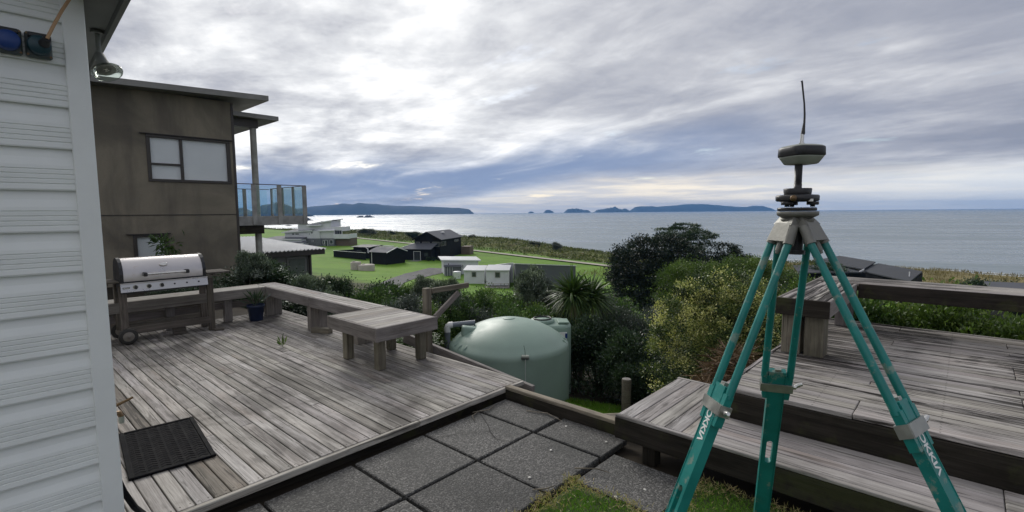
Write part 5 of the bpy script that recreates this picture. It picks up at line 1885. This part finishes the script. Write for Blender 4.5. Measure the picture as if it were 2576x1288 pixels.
def tripod_leg(az, splay, clamp_t, flip=1, letters=True, label=None):
    az, splay = R(az), R(splay)
    rad = Vector((math.sin(az), math.cos(az), 0))
    d = (rad * math.sin(splay) + Vector((0, 0, -math.cos(splay)))).normalized()
    tan = Vector((-rad.y, rad.x, 0))            # across the leg
    nrm = tan.cross(d).normalized()
    if nrm.dot(rad) < 0: nrm = -nrm             # outward face
    org = HUB + rad * .045

    def P(t, x, n=0.0):
        return org + d * t + tan * x + nrm * n
    half = .050
    leg = MB()
    for sx in (-1, 1):
        leg.tube(P(.035, sx * half), P(clamp_t - .05, sx * half), .0130, .0150, 16)
    lo = leg.build('leg', GREENP, tr_)
    if label: lo['label'] = label

    def sub(name, mb, mat):
        o = mb.build(name, mat, tr_)
        o.parent = lo
        return o
    # cast shoulder joining the two tubes to the head
    c = MB()
    for sx in (-1, 1):
        c.tube(P(-.005, sx * half * .82), P(.065, sx * half), .017, .0185, 16)
    c.hexa([P(-.012, -half, -.012), P(-.012, half, -.012), P(.058, half, -.012), P(.058, -half, -.012)],
           [P(-.012, -half * .85, .018), P(-.012, half * .85, .018), P(.058, half, .018), P(.058, -half, .018)])
    c.hexa([P(-.05, -.036, -.03), P(-.05, .036, -.03), P(.0, .05, -.015), P(.0, -.05, -.015)],
           [P(-.062, -.034, .004), P(-.062, .034, .004), P(-.005, .05, .018), P(-.005, -.05, .018)])
    mm_ = sub('shoulder', c, GALV)
    fix_normals(mm_.data)
    b = MB(); b.tube(P(.055, .0, -.004), P(.092, 0, -.004), .011, .010, 10); b.tube(P(.092, 0, -.004), P(.102, 0, -.004), .008, .006, 8)
    sub('hinge_bolt', b, GALV)
    # sleeve: flared side channels that hold the lower section
    c = MB()
    c.hexa([P(clamp_t - .062, -half - .012, -.012), P(clamp_t - .062, -half + .022, -.012), P(clamp_t + .065, -half + .020, -.016), P(clamp_t + .065, -half - .004, -.016)],
           [P(clamp_t - .062, -half - .012, .016), P(clamp_t - .062, -half + .022, .016), P(clamp_t + .065, -half + .020, .016), P(clamp_t + .065, -half - .004, .016)])
    c.hexa([P(clamp_t - .062, half - .022, -.012), P(clamp_t - .062, half + .012, -.012), P(clamp_t + .065, half + .004, -.016), P(clamp_t + .065, half - .020, -.016)],
           [P(clamp_t - .062, half - .022, .016), P(clamp_t - .062, half + .012, .016), P(clamp_t + .065, half + .004, .016), P(clamp_t + .065, half - .020, .016)])
    o = sub('sleeve', c, GREENP); fix_normals(o.data)
    # sliding lower section with a slot
    T0, T1 = clamp_t - .085, 1.80
    wI = .0315
    s0, s1 = clamp_t + .33, clamp_t + .475
    sw = .0135
    arc0 = [(s0 + sw - sw * math.sin(a), sw * math.cos(a)) for a in [i * math.pi / 2 / 5 for i in range(6)]]     # from side to top
    right = [(T0, 0), (T0, wI), (T1 - .06, wI), (T1, .010), (T1, 0)]
    right += [(s1, 0)] + [(s1 - sw + sw * math.cos(a), sw * math.sin(a)) for a in [i * math.pi / 2 / 5 for i in range(1, 6)]]
    right += [(s0 + sw - sw * math.sin(a), sw * math.cos(a)) for a in [i * math.pi / 2 / 5 for i in range(6)]][0:5] + [(s0, 0)]
    lw_ = MB()
    for sx in (-1, 1):
        lw_.prism([(t, x * sx) for t, x in right], lambda p: P(p[0], p[1], -.014), lambda p: P(p[0], p[1], .015))
        lw_.hexa([P(T0 + .01, sx * wI, -.020), P(T1 - .06, sx * wI, -.020), P(T1 - .06, sx * (wI + .003), -.020), P(T0 + .01, sx * (wI + .003), -.020)],
                 [P(T0 + .01, sx * wI, .0175), P(T1 - .06, sx * wI, .0175), P(T1 - .06, sx * (wI + .003), .0175), P(T0 + .01, sx * (wI + .003), .0175)])
    o = sub('lower_section', lw_, GREENP); fix_normals(o.data)
    tb_ = MB(); tb_.hexa([P(T0 - .012, -.012, -.01), P(T0 - .012, .012, -.01), P(T0 + .012, .012, -.01), P(T0 + .012, -.012, -.01)],
                         [P(T0 - .012, -.012, .01), P(T0 - .012, .012, .01), P(T0 + .012, .012, .01), P(T0 + .012, -.012, .01)])
    o = sub('stop', tb_, CLAMP); fix_normals(o.data)
    sp = MB(); sp.tube(P(T1 - .01, 0), P(T1 + .05, 0), .010, .002, 10); sub('foot_spike', sp, CLAMP)
    # clamp band with its lever
    c = MB()
    W2 = half + .010
    for (x0, x1, n0, n1) in ((-W2, W2, .0175, .0235), (-W2, W2, -.0225, -.0165), (-W2 - .005, -W2, -.021, .022), (W2, W2 + .005, -.021, .022)):
        c.hexa([P(clamp_t - .021, x0, n0), P(clamp_t - .021, x1, n0), P(clamp_t + .021, x1, n0), P(clamp_t + .021, x0, n0)],
               [P(clamp_t - .021, x0, n1), P(clamp_t - .021, x1, n1), P(clamp_t + .021, x1, n1), P(clamp_t + .021, x0, n1)])
    o = sub('clamp', c, CLAMP); fix_normals(o.data)
    l = MB()
    l.tube(P(clamp_t, flip * (W2 + .004), 0), P(clamp_t, flip * (W2 + .018), 0), .010, n=10)
    l.path([P(clamp_t + .004, flip * (W2 + .014), .004), P(clamp_t - .002, flip * (W2 + .026), .012), P(clamp_t - .008, flip * (W2 + .045), .016)], [.008, .010, .007], 8)
    sub('lever', l, CHROME)
    if letters:
        me = LETTER
        o = bpy.data.objects.new('lettering', me)
        COL.objects.link(o)
        y = nrm.cross(d)
        M = Matrix((d, y, nrm)).transposed().to_4x4()
        M.translation = P(clamp_t - .004, -y.dot(tan) * .0155, .0158) - OFF[tr_]
        o.parent = lo
        o.matrix_local = M
    return lo


tripod_leg(264, 20.5, .716, 1)
tripod_leg(146, 27.9, .715, 1)
tripod_leg(20.5, 22.5, .78, -1, letters=False)

tbk = thing_at('tribrach', 'black levelling base with three foot screws on the tripod head', 'levelling base', (1.058, 1.85, 1.6455))
MB().lathe([(.055, 0), (.059, .002), (.059, .010), (.056, .013), (0, .013)], 30, sq=3, rot=R(30)).build('base_plate', BLACKP, tbk)
for a in (200, 320, 80):
    m = MB()
    x, y = .050 * math.cos(R(a)), .050 * math.sin(R(a))
    m.lathe([(.008, .015), (.008, .022), (.019, .022), (.020, .024), (.020, .032), (.019, .034), (.010, .034), (.010, .042)], 18, (x, y, 0))
    m.build('foot_screw', BLACKP, tbk)
m = MB()
m.lathe([(.0, .034), (.050, .034), (.062, .036), (.065, .040), (.065, .055), (.061, .059), (.0, .0595)], 30, sq=3, rot=R(30))
m.build('upper_plate', BLACKP, tbk)
m = MB(); m.lathe([(.0, .059), (.044, .059), (.045, .062), (.047, .080), (.045, .083), (.0, .083)], 28); m.build('collar', BLACKP, tbk)
m = MB(); m.lathe([(0, 0), (.010, 0), (.011, .008), (.0, .010)], 14); m.v = [(-.052 + p[0], -.062 - p[2], .046 + p[1]) for p in m.v]; m.build('lock_knob', BRASS, tbk)
m = MB(); m.tube((.012, -.060, .034), (.012, -.060, .043), .010, n=12); m.build('level_bubble', CHROME, tbk)
m = MB(); m.lathe([(.0135, .080), (.0135, .10), (.0128, .10), (.0135, .172)], 18); m.build('adapter_pole', BLACKP, tbk)

rc = thing_at('satellite_receiver', 'grey and black satellite receiver with whip aerial on top of the tripod', 'receiver', (1.066, 1.85, 1.816))
rt_ = R(12)
MB().lathe([(.0, 0), (.043, 0), (.047, .002), (.060, .024), (.062, .028), (.0, .0285)], 40, sq=4.0, rot=rt_).build('lower_shell', RECV, rc)
MB().lathe([(.0625, .028), (.065, .031), (.064, .058), (.062, .062), (.0, .0625)], 40, sq=4.0, rot=rt_).build('black_band', BLACKP, rc)
MB().lathe([(.060, .0625), (.056, .066), (.040, .070), (.018, .072), (0, .072)], 40, sq=4.0, rot=rt_).build('top_shell', RECV, rc)
m = MB(); m.tube((0, 0, .070), (0, 0, .078), .010, n=12); m.tube((0, 0, .078), (.001, 0, .110), .0068, .0062, 12); m.build('aerial_base', CHROME, rc)
m = MB(); m.path([(.001, 0, .108), (.003, 0, .113), (.004, 0, .130), (.006, 0, .150), (.006, 0, .18), (.003, 0, .22), (-.003, 0, .26), (-.008, 0, .295), (-.010, 0, .300)], [.0066, .0072, .0055, .0038, .0034, .003, .003, .003, .0036], 10)
m.build('aerial', BLACKP, rc)


# ================================================================== trees


def tree(name, label, loc, blobs, n, L, Wd, mat, seed, clumps, cs, trunk_r, lay=0.3, group=None, up=.2, limbs=True, bloom=None):
    o = thing_at(name, label, 'tree', loc, 0, group)
    me = crown('crown', blobs, n, L, Wd, mat, seed, clumps, cs, up, bloom, .22, lay, True)
    link('crown', me, mat, o)
    rg = np.random.default_rng(seed)
    mb = MB()
    top = max(b[2] for b in blobs)
    mb.path([(0, 0, -.3), (.05, .0, top * .3), (.1, .1, top * .62)], [trunk_r, trunk_r * .8, trunk_r * .4], 10)
    if limbs:
        stems(mb, (.05, 0, top * .3), [(b[0] * .85, b[1] * .85, b[2]) for b in blobs], trunk_r * .45, rg)
    mb.build('trunk', BARK, o)
    return o


tree('broadleaf_tree', 'broad very dark domed tree at the edge of the lawn, largest of the clump', (13.2, 45.5, gz(13.2, 45.5)),
     [(0, 0, 4.4, 4.0, 3.6, 3.2), (-1.6, -.8, 5.6, 2.4, 2.4, 2.0), (1.7, -.6, 5.9, 2.2, 2.2, 1.7), (-2.9, -.5, 3.4, 1.5, 2, 2.6), (2.6, -1.4, 3.6, 1.9, 2, 2.3), (0.2, -1.6, 6.5, 1.8, 1.8, 1.2),
      (-.6, -2.8, 3.4, 2.4, 1.4, 2.2), (3.0, .4, 5.1, 1.8, 1.8, 1.5), (-2.2, -1.8, 2.6, 2.0, 2.0, 1.8), (1.8, -2.4, 2.6, 2.4, 1.8, 1.7), (-3.3, 0, 4.6, 1.0, 1.4, 1.6)], 60000, .20, .11, L_TREE, 11, 620, .48, .42, .35)
tree('spreading_tree', 'wind combed dark tree with open fringed top, right of the domed tree', (20.9, 46.5, gz(20.9, 46.5)),
     [(-1.2, 0, 5.1, 2.2, 2.0, 1.5), (1.2, .2, 4.6, 2.2, 2.0, 1.5), (-1.0, .4, 6.5, 1.5, 1.4, .9), (2.6, .2, 4.3, 1.2, 1.2, .9), (-.1, -.5, 3.4, 2.8, 2.0, 1.8), (2.2, -.5, 3.2, 1.4, 1.3, 1.4), (.9, .3, 5.8, .8, .8, .6)], 26000, .19, .095, L_TREE, 12, 330, .38, .3, .45)
tree('conifer_tree', 'flat topped layered conifer standing above the domed dark tree', (17.3, 50.5, gz(17.3, 50.5) - .55),
     [(-.3, 0, 9.1, 2.4, 2.2, .30), (.9, 0, 8.65, 2.5, 2.0, .30), (.5, .3, 9.55, 1.2, 1.2, .26), (2.1, 0, 8.15, 1.7, 1.4, .28), (-1.2, 0, 8.4, 2.0, 1.8, .35), (1.6, 0, 7.5, 1.6, 1.4, .3)], 11000, .26, .06, L_DARK, 13, 150, .34, .25, .78)

# cabbage tree with sword leaves
cbt = thing_at('cabbage_tree', 'cabbage tree with a bushy double head of sword shaped leaves behind the green tank', 'tree', (2.18, 15.8, gz(2.18, 15.8)))
zb = gz(2.18, 15.8)
mb = MB()
heads = [(-.24, 0, -.98 - zb), (.36, .1, -1.10 - zb)]
mb.path([(0, 0, -.2), (.03, 0, .8), (.0, 0, 1.5), (-.1, 0, 2.0), heads[0]], [.085, .075, .07, .06, .05], 10)
mb.path([(.0, 0, 1.5), (.22, .05, 1.95), heads[1]], [.055, .05, .045], 8)
mb.build('trunk', BARK, cbt)
rg = np.random.default_rng(21)
mb = MB()
tv_ = []
for hi, hd_ in enumerate(heads):
    for i in range(420 if hi == 0 else 340):
        a = rg.uniform(0, 6.283)
        el = math.asin(rg.uniform(-.72, 1.0))
        d0 = Vector((math.cos(a) * math.cos(el), math.sin(a) * math.cos(el), math.sin(el)))
        L = rg.uniform(.70, 1.0) * (1.0 if el > -.2 else .85)
        side = d0.cross(Vector((0, 0, 1)))
        side = side.normalized() if side.length > .05 else Vector((1, 0, 0))
        side = (side + Vector(rg.normal(0, .35, 3))).normalized()
        wv = rg.uniform(.020, .032)
        b0 = Vector(hd_) + d0 * .05 + Vector((0, 0, rg.uniform(-.12, .12)))
        pts = []
        droop = rg.uniform(.05, .35) * (1.2 if el < .4 else .7)
        for k in range(5):
            s_ = k / 4
            p = b0 + d0 * (L * s_) + Vector((0, 0, -droop * s_ ** 2.4))
            pts.append((p, wv * (1 - s_ ** 2.2) * (.55 + .9 * min(1, s_ * 3)) + .001))
        vs = []
        for p, wq in pts:
            vs += [p - side * wq, p + side * wq]
        mb.add(vs, [(2 * k, 2 * k + 1, 2 * k + 3, 2 * k + 2) for k in range(4)])
        tt_ = np.clip(rg.normal(.45, .18), 0, .85) if el > -.35 else rg.uniform(.45, 1)
        tv_ += [tt_] * 4
me = mb.mesh('leaves')
at = me.attributes.new('tint', 'FLOAT', 'FACE')
at.data.foreach_set('value', np.array(tv_, np.float32))
link('leaves', me, L_CORD, cbt)

# big flowering shrub and the green one behind it
zg = gz(4.35, 10.6)
fs_ = thing_at('flowering_shrub', 'large rounded shrub covered in yellow blossom beside the lower step', 'shrub', (4.35, 10.6, zg))
H0 = -zg
bl = [(0, 0, H0 - 1.05, 1.25, 1.15, 1.15), (-.65, -.3, H0 - .75, .75, .75, .75), (.55, -.1, H0 - .45, .85, .8, .7), (-.9, -.5, H0 - 1.55, .70, .65, .85), (.1, -.85, H0 - 1.3, .9, .5, .95),
      (-.1, 0, H0 - .25, .75, .7, .5), (1.15, .1, H0 - .75, .65, .65, .7), (-.75, -.75, H0 - 2.15, .75, .5, .7), (.4, -.9, H0 - 1.9, .8, .5, .8), (1.0, -.4, H0 - 1.3, .6, .6, .7)]
me = crown('crown', bl, 90000, .046, .024, L_YEL, 31, 700, .13, .35, .30, .2)
link('crown', me, L_YEL, fs_)
mb = MB(); stems(mb, (0, 0, -.1), [(b[0] * .8, b[1] * .8, b[2]) for b in bl], .045, np.random.default_rng(5)); mb.build('stem', BARK, fs_)
zg = gz(6.6, 15.2)
gs_ = thing_at('green_shrub', 'tall mid green shrub rising behind the yellow flowering shrub', 'shrub', (6.6, 15.2, zg))
H0 = -zg
bl = [(-1.2, 0, H0 - .75, 1.0, .9, .75), (.3, 0, H0 - .6, 1.1, .9, .75), (1.5, .2, H0 - .85, .9, .9, .75), (0, 0, H0 - 1.5, 1.9, 1.0, 1.0), (-.6, 0, H0 - .35, .5, .5, .35), (.9, .1, H0 - .3, .55, .5, .4)]
me = crown('crown', bl, 60000, .056, .022, L_LIME, 32, 420, .16, .4, None, .2)
link('crown', me, L_MID, gs_)
mb = MB(); stems(mb, (0, 0, -.1), [(b[0] * .8, b[1] * .8, b[2]) for b in bl], .05, np.random.default_rng(6)); mb.build('stem', BARK, gs_)

# shrubs on the bank (kind, label, X, Y, top, width)
for k, lab, X, Y, zt, wd_s in [
    ('dark', 'large dense dark shrub at the corner of the brown house', -6.05, 11.6, .58, 1.9),
    ('silver', 'tall thin silvery shrub rising before the balcony column', -5.75, 11.0, .95, .75),
    ('dark', 'dark low shrub half hidden behind the blue pot and bench', -4.9, 10.4, .05, 1.5),
    ('silver', 'silver leaved shrub in front of the green shed door', -4.75, 11.7, .38, 1.25),
    ('silver', 'bright silvery sprigs just over the bench corner', -4.05, 10.7, .02, 1.0),
    ('dark', 'dark upright shrub at the right corner of the pale shed', -4.65, 13.2, .05, 1.1),
    ('green', 'dark green shrub behind the middle of the long bench', -3.55, 12.2, -.10, 1.3),
    ('dark', 'rounded dark shrub below the concrete tanks', -4.05, 14.4, -.36, 1.6),
    ('green', 'shrub with pale growing tips left of the driveway', -3.3, 14.9, -.38, 1.3),
    ('silver', 'silver tipped upright shrub against the driveway', -2.62, 14.6, -.10, .85),
    ('silver', 'tall silvery shrub just right of the driveway', -1.95, 14.2, -.08, .95),
    ('green', 'fresh green bushy shrub below the white hut', -1.35, 16.2, -.80, 1.5),
    ('green', 'leafy green shrub left of the small white tank', -.6, 17.5, -1.3, 1.6),
    ('grey', 'fine grey leaved shrub just left of the timber rail post', -2.35, 10.0, .05, 1.35),
    ('green', 'sparse green shrub between the bench and the grey shrub', -2.75, 10.2, -.10, 1.2),
    ('grey', 'dull grey shrub under the slanting brace', -1.0, 14.6, -.85, 1.7),
    ('lime', 'yellowish green shrub filling the bank behind the grey shrub', -2.4, 12.6, -.5, 1.6),
    ('green', 'wide leafy green shrub above the dome of the round tank', .35, 15.4, -1.2, 1.9),
    ('green', 'green shrub left of the round tank under the rail', -.1, 14.4, -.95, 1.6),
    ('silver', 'tall pale shrub in front of the slate grey building', .62, 19.2, -.28, 1.5),
    ('grey', 'thin greyish shrub right of the tall pale shrub', 1.55, 20.0, -.95, 1.2),
    ('grey', 'shaded grey green shrub right of the cabbage tree', 3.75, 17.0, -1.2, 2.2),
    ('dark', 'dark shrub behind the cabbage tree trunk', 2.6, 14.4, -1.35, 1.9),
    ('dark', 'dark shrub in deep shade behind the round fence post', 3.3, 13.3, -1.45, 1.9),
    ('dark', 'dark low shrub at the left foot of the flowering shrub', 3.1, 12.2, -2.0, 1.4),
    ('dark', 'dark shrub under the blossom close to the step', 4.7, 9.0, -1.25, 1.6),
    ('lime', 'lime green bush seen between tripod legs beyond the raised bench', 7.4, 12.0, .0, 1.6),
    ('green', 'green bush touching the end of the raised bench', 6.3, 10.8, -.1, 1.5),
    ('dark', 'small dark shrub beside the smaller tank', 1.95, 14.9, -1.75, 1.3),
    ('green', 'low green shrub with an orange flower under the table', -1.9, 8.9, -.55, 1.2),
    ('green', 'mid green shrub on the bank right under the bin store', -3.0, 23.5, -1.75, 2.6),
    ('lime', 'light green shrub on the bank under the left container', -1.2, 24.5, -2.1, 2.6),
    ('green', 'leafy shrub on the bank under the right container', .2, 25.5, -2.25, 2.8),
    ('dark', 'dark shrub on the bank under the slate grey building', 2.6, 25.0, -2.1, 3.0),
    ('green', 'green shrub low on the bank between cabbage tree and domed tree', 5.2, 25.0, -2.6, 3.2),
    ('grey', 'grey green shrub far down the bank beneath the domed tree', 7.6, 26.0, -3.0, 3.4),
    ('dark', 'dark shrub down the bank left of the driveway foot', -5.4, 21.0, -1.25, 2.4),
    ('green', 'round green shrub down the bank beneath the driveway', -4.3, 22.5, -1.65, 2.6),
    ('green', 'mid sized green shrub just above the inlet pipe of the tank', -1.7, 14.3, -.85, 1.5),
    ('lime', 'yellowish shrub tucked behind the tank dome, right of the pipe', .75, 17.6, -1.55, 1.9),
    ('dark', 'dark shrub between barbecue and brown house', -6.5, 9.7, -.05, 1.3),
]:
    shrub(k, lab, X, Y, zt, wd_s, 'shrubs on the bank')
of_ = thing_at('orange_flower', 'single orange flower in the leaves behind the table leg', 'flower', (-1.42, 7.05, -.22))
m = MB()
for i in range(6):
    a = i * 1.047
    m.hexa([(0, 0, 0), (.05 * math.cos(a - .4), .05 * math.sin(a - .4), .02), (.07 * math.cos(a), .07 * math.sin(a), .03), (.05 * math.cos(a + .4), .05 * math.sin(a + .4), .02)],
           [(0, 0, .02), (.05 * math.cos(a - .4), .05 * math.sin(a - .4), .03), (.07 * math.cos(a), .07 * math.sin(a), .035), (.05 * math.cos(a + .4), .05 * math.sin(a + .4), .03)])
m.build('petals', ORANGE, of_)
m = MB(); m.path([(0, 0, 0), (.01, .03, -.3), (.0, .05, -1.2)], .006, 5); m.build('stem', L_MID, of_)

# climbing shrub in front of the lower window of the brown house
vs_ = thing_at('climbing_plant', 'thin leafy plant standing against the lower window of the brown house', 'plant', (-8.35, 12.0, gz(-8.35, 12)))
zc_ = -gz(-8.35, 12)
me = crown('crown', [(0, 0, zc_ + .2, .16, .16, .75), (0, 0, zc_ + .95, .28, .2, .12), (.05, 0, zc_ - .8, .35, .3, .5)], 900, .16, .055, L_MID, 41, 40, .14, .1)
link('crown', me, L_MID, vs_)
m = MB(); m.path([(0, 0, 0), (.03, 0, zc_ * .5), (0, 0, zc_ + .95)], [.02, .016, .008], 6); m.build('stem', BARK, vs_)

# hedge beyond the raised deck
for i, (k, lab, v, zt, wd_s) in enumerate([
    ('green', 'leafy hedge bush beside the left end of the raised bench', 1.05, .80, 1.25),
    ('lime', 'yellow green hedge bush seen under the bench rail right of the tripod', .42, .80, 1.35),
    ('lime', 'bright leafy hedge bush under the rail, right of the yellow green one', -.18, .76, 1.3),
    ('hedge', 'hedge bush with pale glossy tips under the middle of the bench rail', -.78, .74, 1.4),
    ('hedge', 'dense dark hedge bush with white tips under the bench rail', -1.40, .72, 1.4),
    ('hedge', 'dark hedge bush at the right edge of the picture under the bench rail', -2.0, .70, 1.4),
    ('hedge', 'last hedge bush of the row, mostly outside the right edge', -2.7, .7, 1.4),
]):
    p = grid(7.15 + .12 * (i % 2), v)
    shrub(k, lab, p.x, p.y, zt, wd_s, 'hedge beyond the raised deck', 'hedge bush', name='hedge_bush')

# bushes by the dunes
for k, lab, X, Y, zt, wd_s in [
    ('dark', 'round dark bush on the dune right of the white modern house', -64.5, 224.0, -4.9, 8.5),
    ('dark', 'small dark bush on the dune crest left of the black house', -52.0, 216.0, -6.0, 4.0),
    ('dark', 'dark leafy bush directly behind the black house roof', -37.8, 190.0, -5.2, 6.5),
    ('grey', 'lone wispy bush on the dune crest above the white hut', 12.4, 136.5, -6.4, 3.4),
    ('dark', 'low dark bush on the dune left of the lone wispy bush', 7.0, 147.0, -7.0, 3.8),
    ('grey', 'spindly bare bush on the dune right of the black house', -14.0, 176.0, -6.0, 4.0),
    ('dark', 'dark scrub bush behind the dark roof at the right', 41.5, 66.0, -5.2, 7.0),
    ('dark', 'round dark scrub left of the dark sloping roof', 30.5, 57.0, -5.0, 5.5),
    ('dark', 'dark bush at the right edge above the grey roof', 45.5, 46.5, -4.9, 5.5),
    ('dark', 'dark scrub right of the spreading tree by the sea', 25.5, 60.0, -5.3, 5.0),
]:
    shrub(k, lab, X, Y, zt, wd_s, 'bushes by the dunes', 'bush', name='bush')
for i, (dx_, dy_) in enumerate([(-2.2, -3.6), (-1.0, -3.5), (.2, -3.1), (1.1, -2.2), (1.5, -1.0)]):
    X, Y = -16.3 + dx_, 112.8 + dy_
    shrub('dark', ['small round bush by the black house porch, leftmost of a row of five', 'second small round bush in the row along the black house', 'middle small round bush in the row along the black house',
                   'fourth small round bush in the row, near the black house corner', 'last small round bush right of the black house corner'][i], X, Y, gz(X, Y) + 1.0, 1.2, 'round bushes along the black house', 'bush', name='bush')

# ================================================================== ground vegetation (uncountable)


def scatter_leaves(name, X, Y, n_per, L, Wd, mat, seed, rad, hgt, up=1.0, tb=.45, zoff=0.0):
    rg = np.random.default_rng(seed)
    n = len(X) * n_per
    ci = np.repeat(np.arange(len(X)), n_per)
    px_ = X[ci] + rg.normal(0, 1, n) * rad
    py_ = Y[ci] + rg.normal(0, 1, n) * rad
    pz_ = ground_z(px_, py_) + rg.random(n) * hgt + zoff
    ax = unit(rg.normal(size=(n, 3)) * .6 + np.array([0, 0, up]))
    nr = unit(np.cross(ax, rg.normal(size=(n, 3))))
    tc = rg.normal(0, .16, len(X))
    tint = tb + tc[ci] + rg.normal(0, .12, n)
    s = rg.uniform(.6, 1.3, n)
    me = leaf_mesh(name, np.stack([px_, py_, pz_], 1).astype(np.float32), ax, nr, L * s, Wd * s, tint, mat)
    return tag(link(name, me, mat), kind='stuff')


rg = np.random.default_rng(77)
# low growth on the bank
U, V = rg.uniform(3.6, 24, 3600), rg.uniform(-5, 15, 3600)
XX, YY = U * CG - V * SG, U * SG + V * CG
keep = ~(((XX + .1) ** 2 + (YY - 12.5) ** 2 < 3.2) | ((XX > .9) & (XX < 3.3) & (YY < 12.6) & (YY > 8)) | ((U < 6.6) & (V < 1.4)) | ((U < 5.2) & (V > 14)) | ((U > 3.4) & (U < 8.9) & (V > 18))
         | ((U < 8) & (V < 3.4)) | ((U < 9) & (V > 2.5) & (V < 10)))
scatter_leaves('undergrowth', XX[keep], YY[keep], 14, .13, .045, L_DARK, 78, .22, .35, .7)
# dune grass and creepers
t_ = rg.uniform(30, 420, 9000)
s_ = rg.uniform(3, 52, 9000)
XX, YY = NX * (76 + s_) + TX * t_, NY * (76 + s_) + TY * t_
zz = ground_z(XX, YY)
kp = (zz > -10.9) & (XX * NX + YY * NY > 79.5)
scatter_leaves('dune_grass', XX[kp], YY[kp], 7, .75, .20, L_DUNE, 79, .9, .25, .55)
# dry grass field at the right
t_ = rg.uniform(-40, 62, 6000)
s_ = rg.uniform(-14, 58, 6000)
XX, YY = NX * (76 + s_) + TX * t_, NY * (76 + s_) + TY * t_
kp = (ground_z(XX, YY) > -10.2) & (s_ < 47)
scatter_leaves('dry_grass', XX[kp], YY[kp], 7, .6, .07, L_TAN, 80, .7, .1, 1.2)

# near lawn: the corner patch of grass at the foot of the tripod


def lawn():
    rg = np.random.default_rng(5)
    n = 46000
    U, V = rg.uniform(1.3, 2.95, n), rg.uniform(.05, 1.76, n)
    in1 = (U < 2.41) & (V < 1.70)
    in2 = (V < 1.13) & (U < 2.95)
    # ragged edge creeping over the slabs
    wob = .045 * np.sin(U * 23) * np.sin(V * 17) + rg.normal(0, .018, n)
    dist1 = np.minimum(2.41 - U, 1.70 - V)
    dist2 = np.where(V < 1.13, np.minimum(1.13 - V, 2.93 - U), -1)
    dist = np.maximum(dist1, dist2) + wob
    k = dist > -.012
    U, V, dist = U[k], V[k], dist[k]
    n = len(U)
    X, Y = U * CG - V * SG, U * SG + V * CG
    edge = np.clip(1 - dist / .09, 0, 1)
    straw = rg.random(n) < edge * .9 + .02
    ax = unit(rg.normal(size=(n, 3)) * np.where(straw, .95, .45)[:, None] + np.stack([np.zeros(n), np.zeros(n), np.where(straw, .25, 1.0)], 1))
    ax[:, 2] = np.abs(ax[:, 2])
    nr = unit(np.cross(ax, rg.normal(size=(n, 3))))
    L = np.where(straw, rg.uniform(.02, .045, n), rg.uniform(.014, .032, n))
    tint = np.where(straw, rg.uniform(.85, 1.0, n), np.clip(rg.normal(.4, .16, n), 0, .68))
    Z = np.where(straw, .004, -.012) + rg.random(n) * .012
    me = leaf_mesh('lawn_grass', np.stack([X, Y, Z], 1).astype(np.float32), ax, nr, L, .0042, tint, L_LAWN, .1)
    tag(link('lawn_grass', me, L_LAWN), kind='stuff')
    m = MB()
    for (a, b, c, d) in ((-.5, 2.405, -2.0, 1.69), (2.406, 2.93, -2.0, 1.12)):
        m.add([grid(a, c, -.012), grid(b, c, -.012), grid(b, d, -.012), grid(a, d, -.012)], [(0, 1, 2, 3)])
    tag(m.build('lawn', plain('turf', (.05, .075, .018), .9, 0, .4, 9)), kind='structure')


lawn()
# patch of grass by the tank
rg = np.random.default_rng(91)
XX, YY = rg.uniform(1.2, 3.6, 1500), rg.uniform(9.6, 12.3, 1500)
scatter_leaves('bank_grass', XX, YY, 12, .13, .012, L_LAWN, 92, .05, .02, 1.4, .38)

# heap of dead fronds beside the step
rg = np.random.default_rng(6)
n = 2600
U, V = rg.normal(4.9, .55, n), rg.normal(1.62, .16, n)
X, Y = U * CG - V * SG, U * SG + V * CG
Z = -.55 + .75 * np.exp(-((U - 4.9) / .8) ** 2 - ((V - 1.6) / .3) ** 2) * rg.random(n) ** .35 + .15
ax = unit(rg.normal(size=(n, 3)) * np.array([1, 1, .45]))
nr = unit(np.cross(ax, rg.normal(size=(n, 3))))
me = leaf_mesh('dead_fronds', np.stack([X, Y, Z], 1).astype(np.float32), ax, nr, rg.uniform(.08, .28, n), .014, rg.random(n), L_DEAD, .1)
tag(link('dead_fronds', me, L_DEAD), kind='stuff')

# ================================================================== sea air
hz = bpy.data.materials.new('sea_haze')
hz.use_nodes = True
t = NT(hz.node_tree)
pv = t.n('ShaderNodeVolumePrincipled')
pv.inputs['Color'].default_value = (.22, .47, .94, 1)
pv.inputs['Density'].default_value = 1.15e-4
pv.inputs['Anisotropy'].default_value = 0.0
t.nt.links.new(pv.outputs[0], t.n('ShaderNodeOutputMaterial').inputs['Volume'])
m = MB().box(-8800, 8800, -600, 8800, -60, 130)
tag(m.build('haze', hz), kind='stuff')
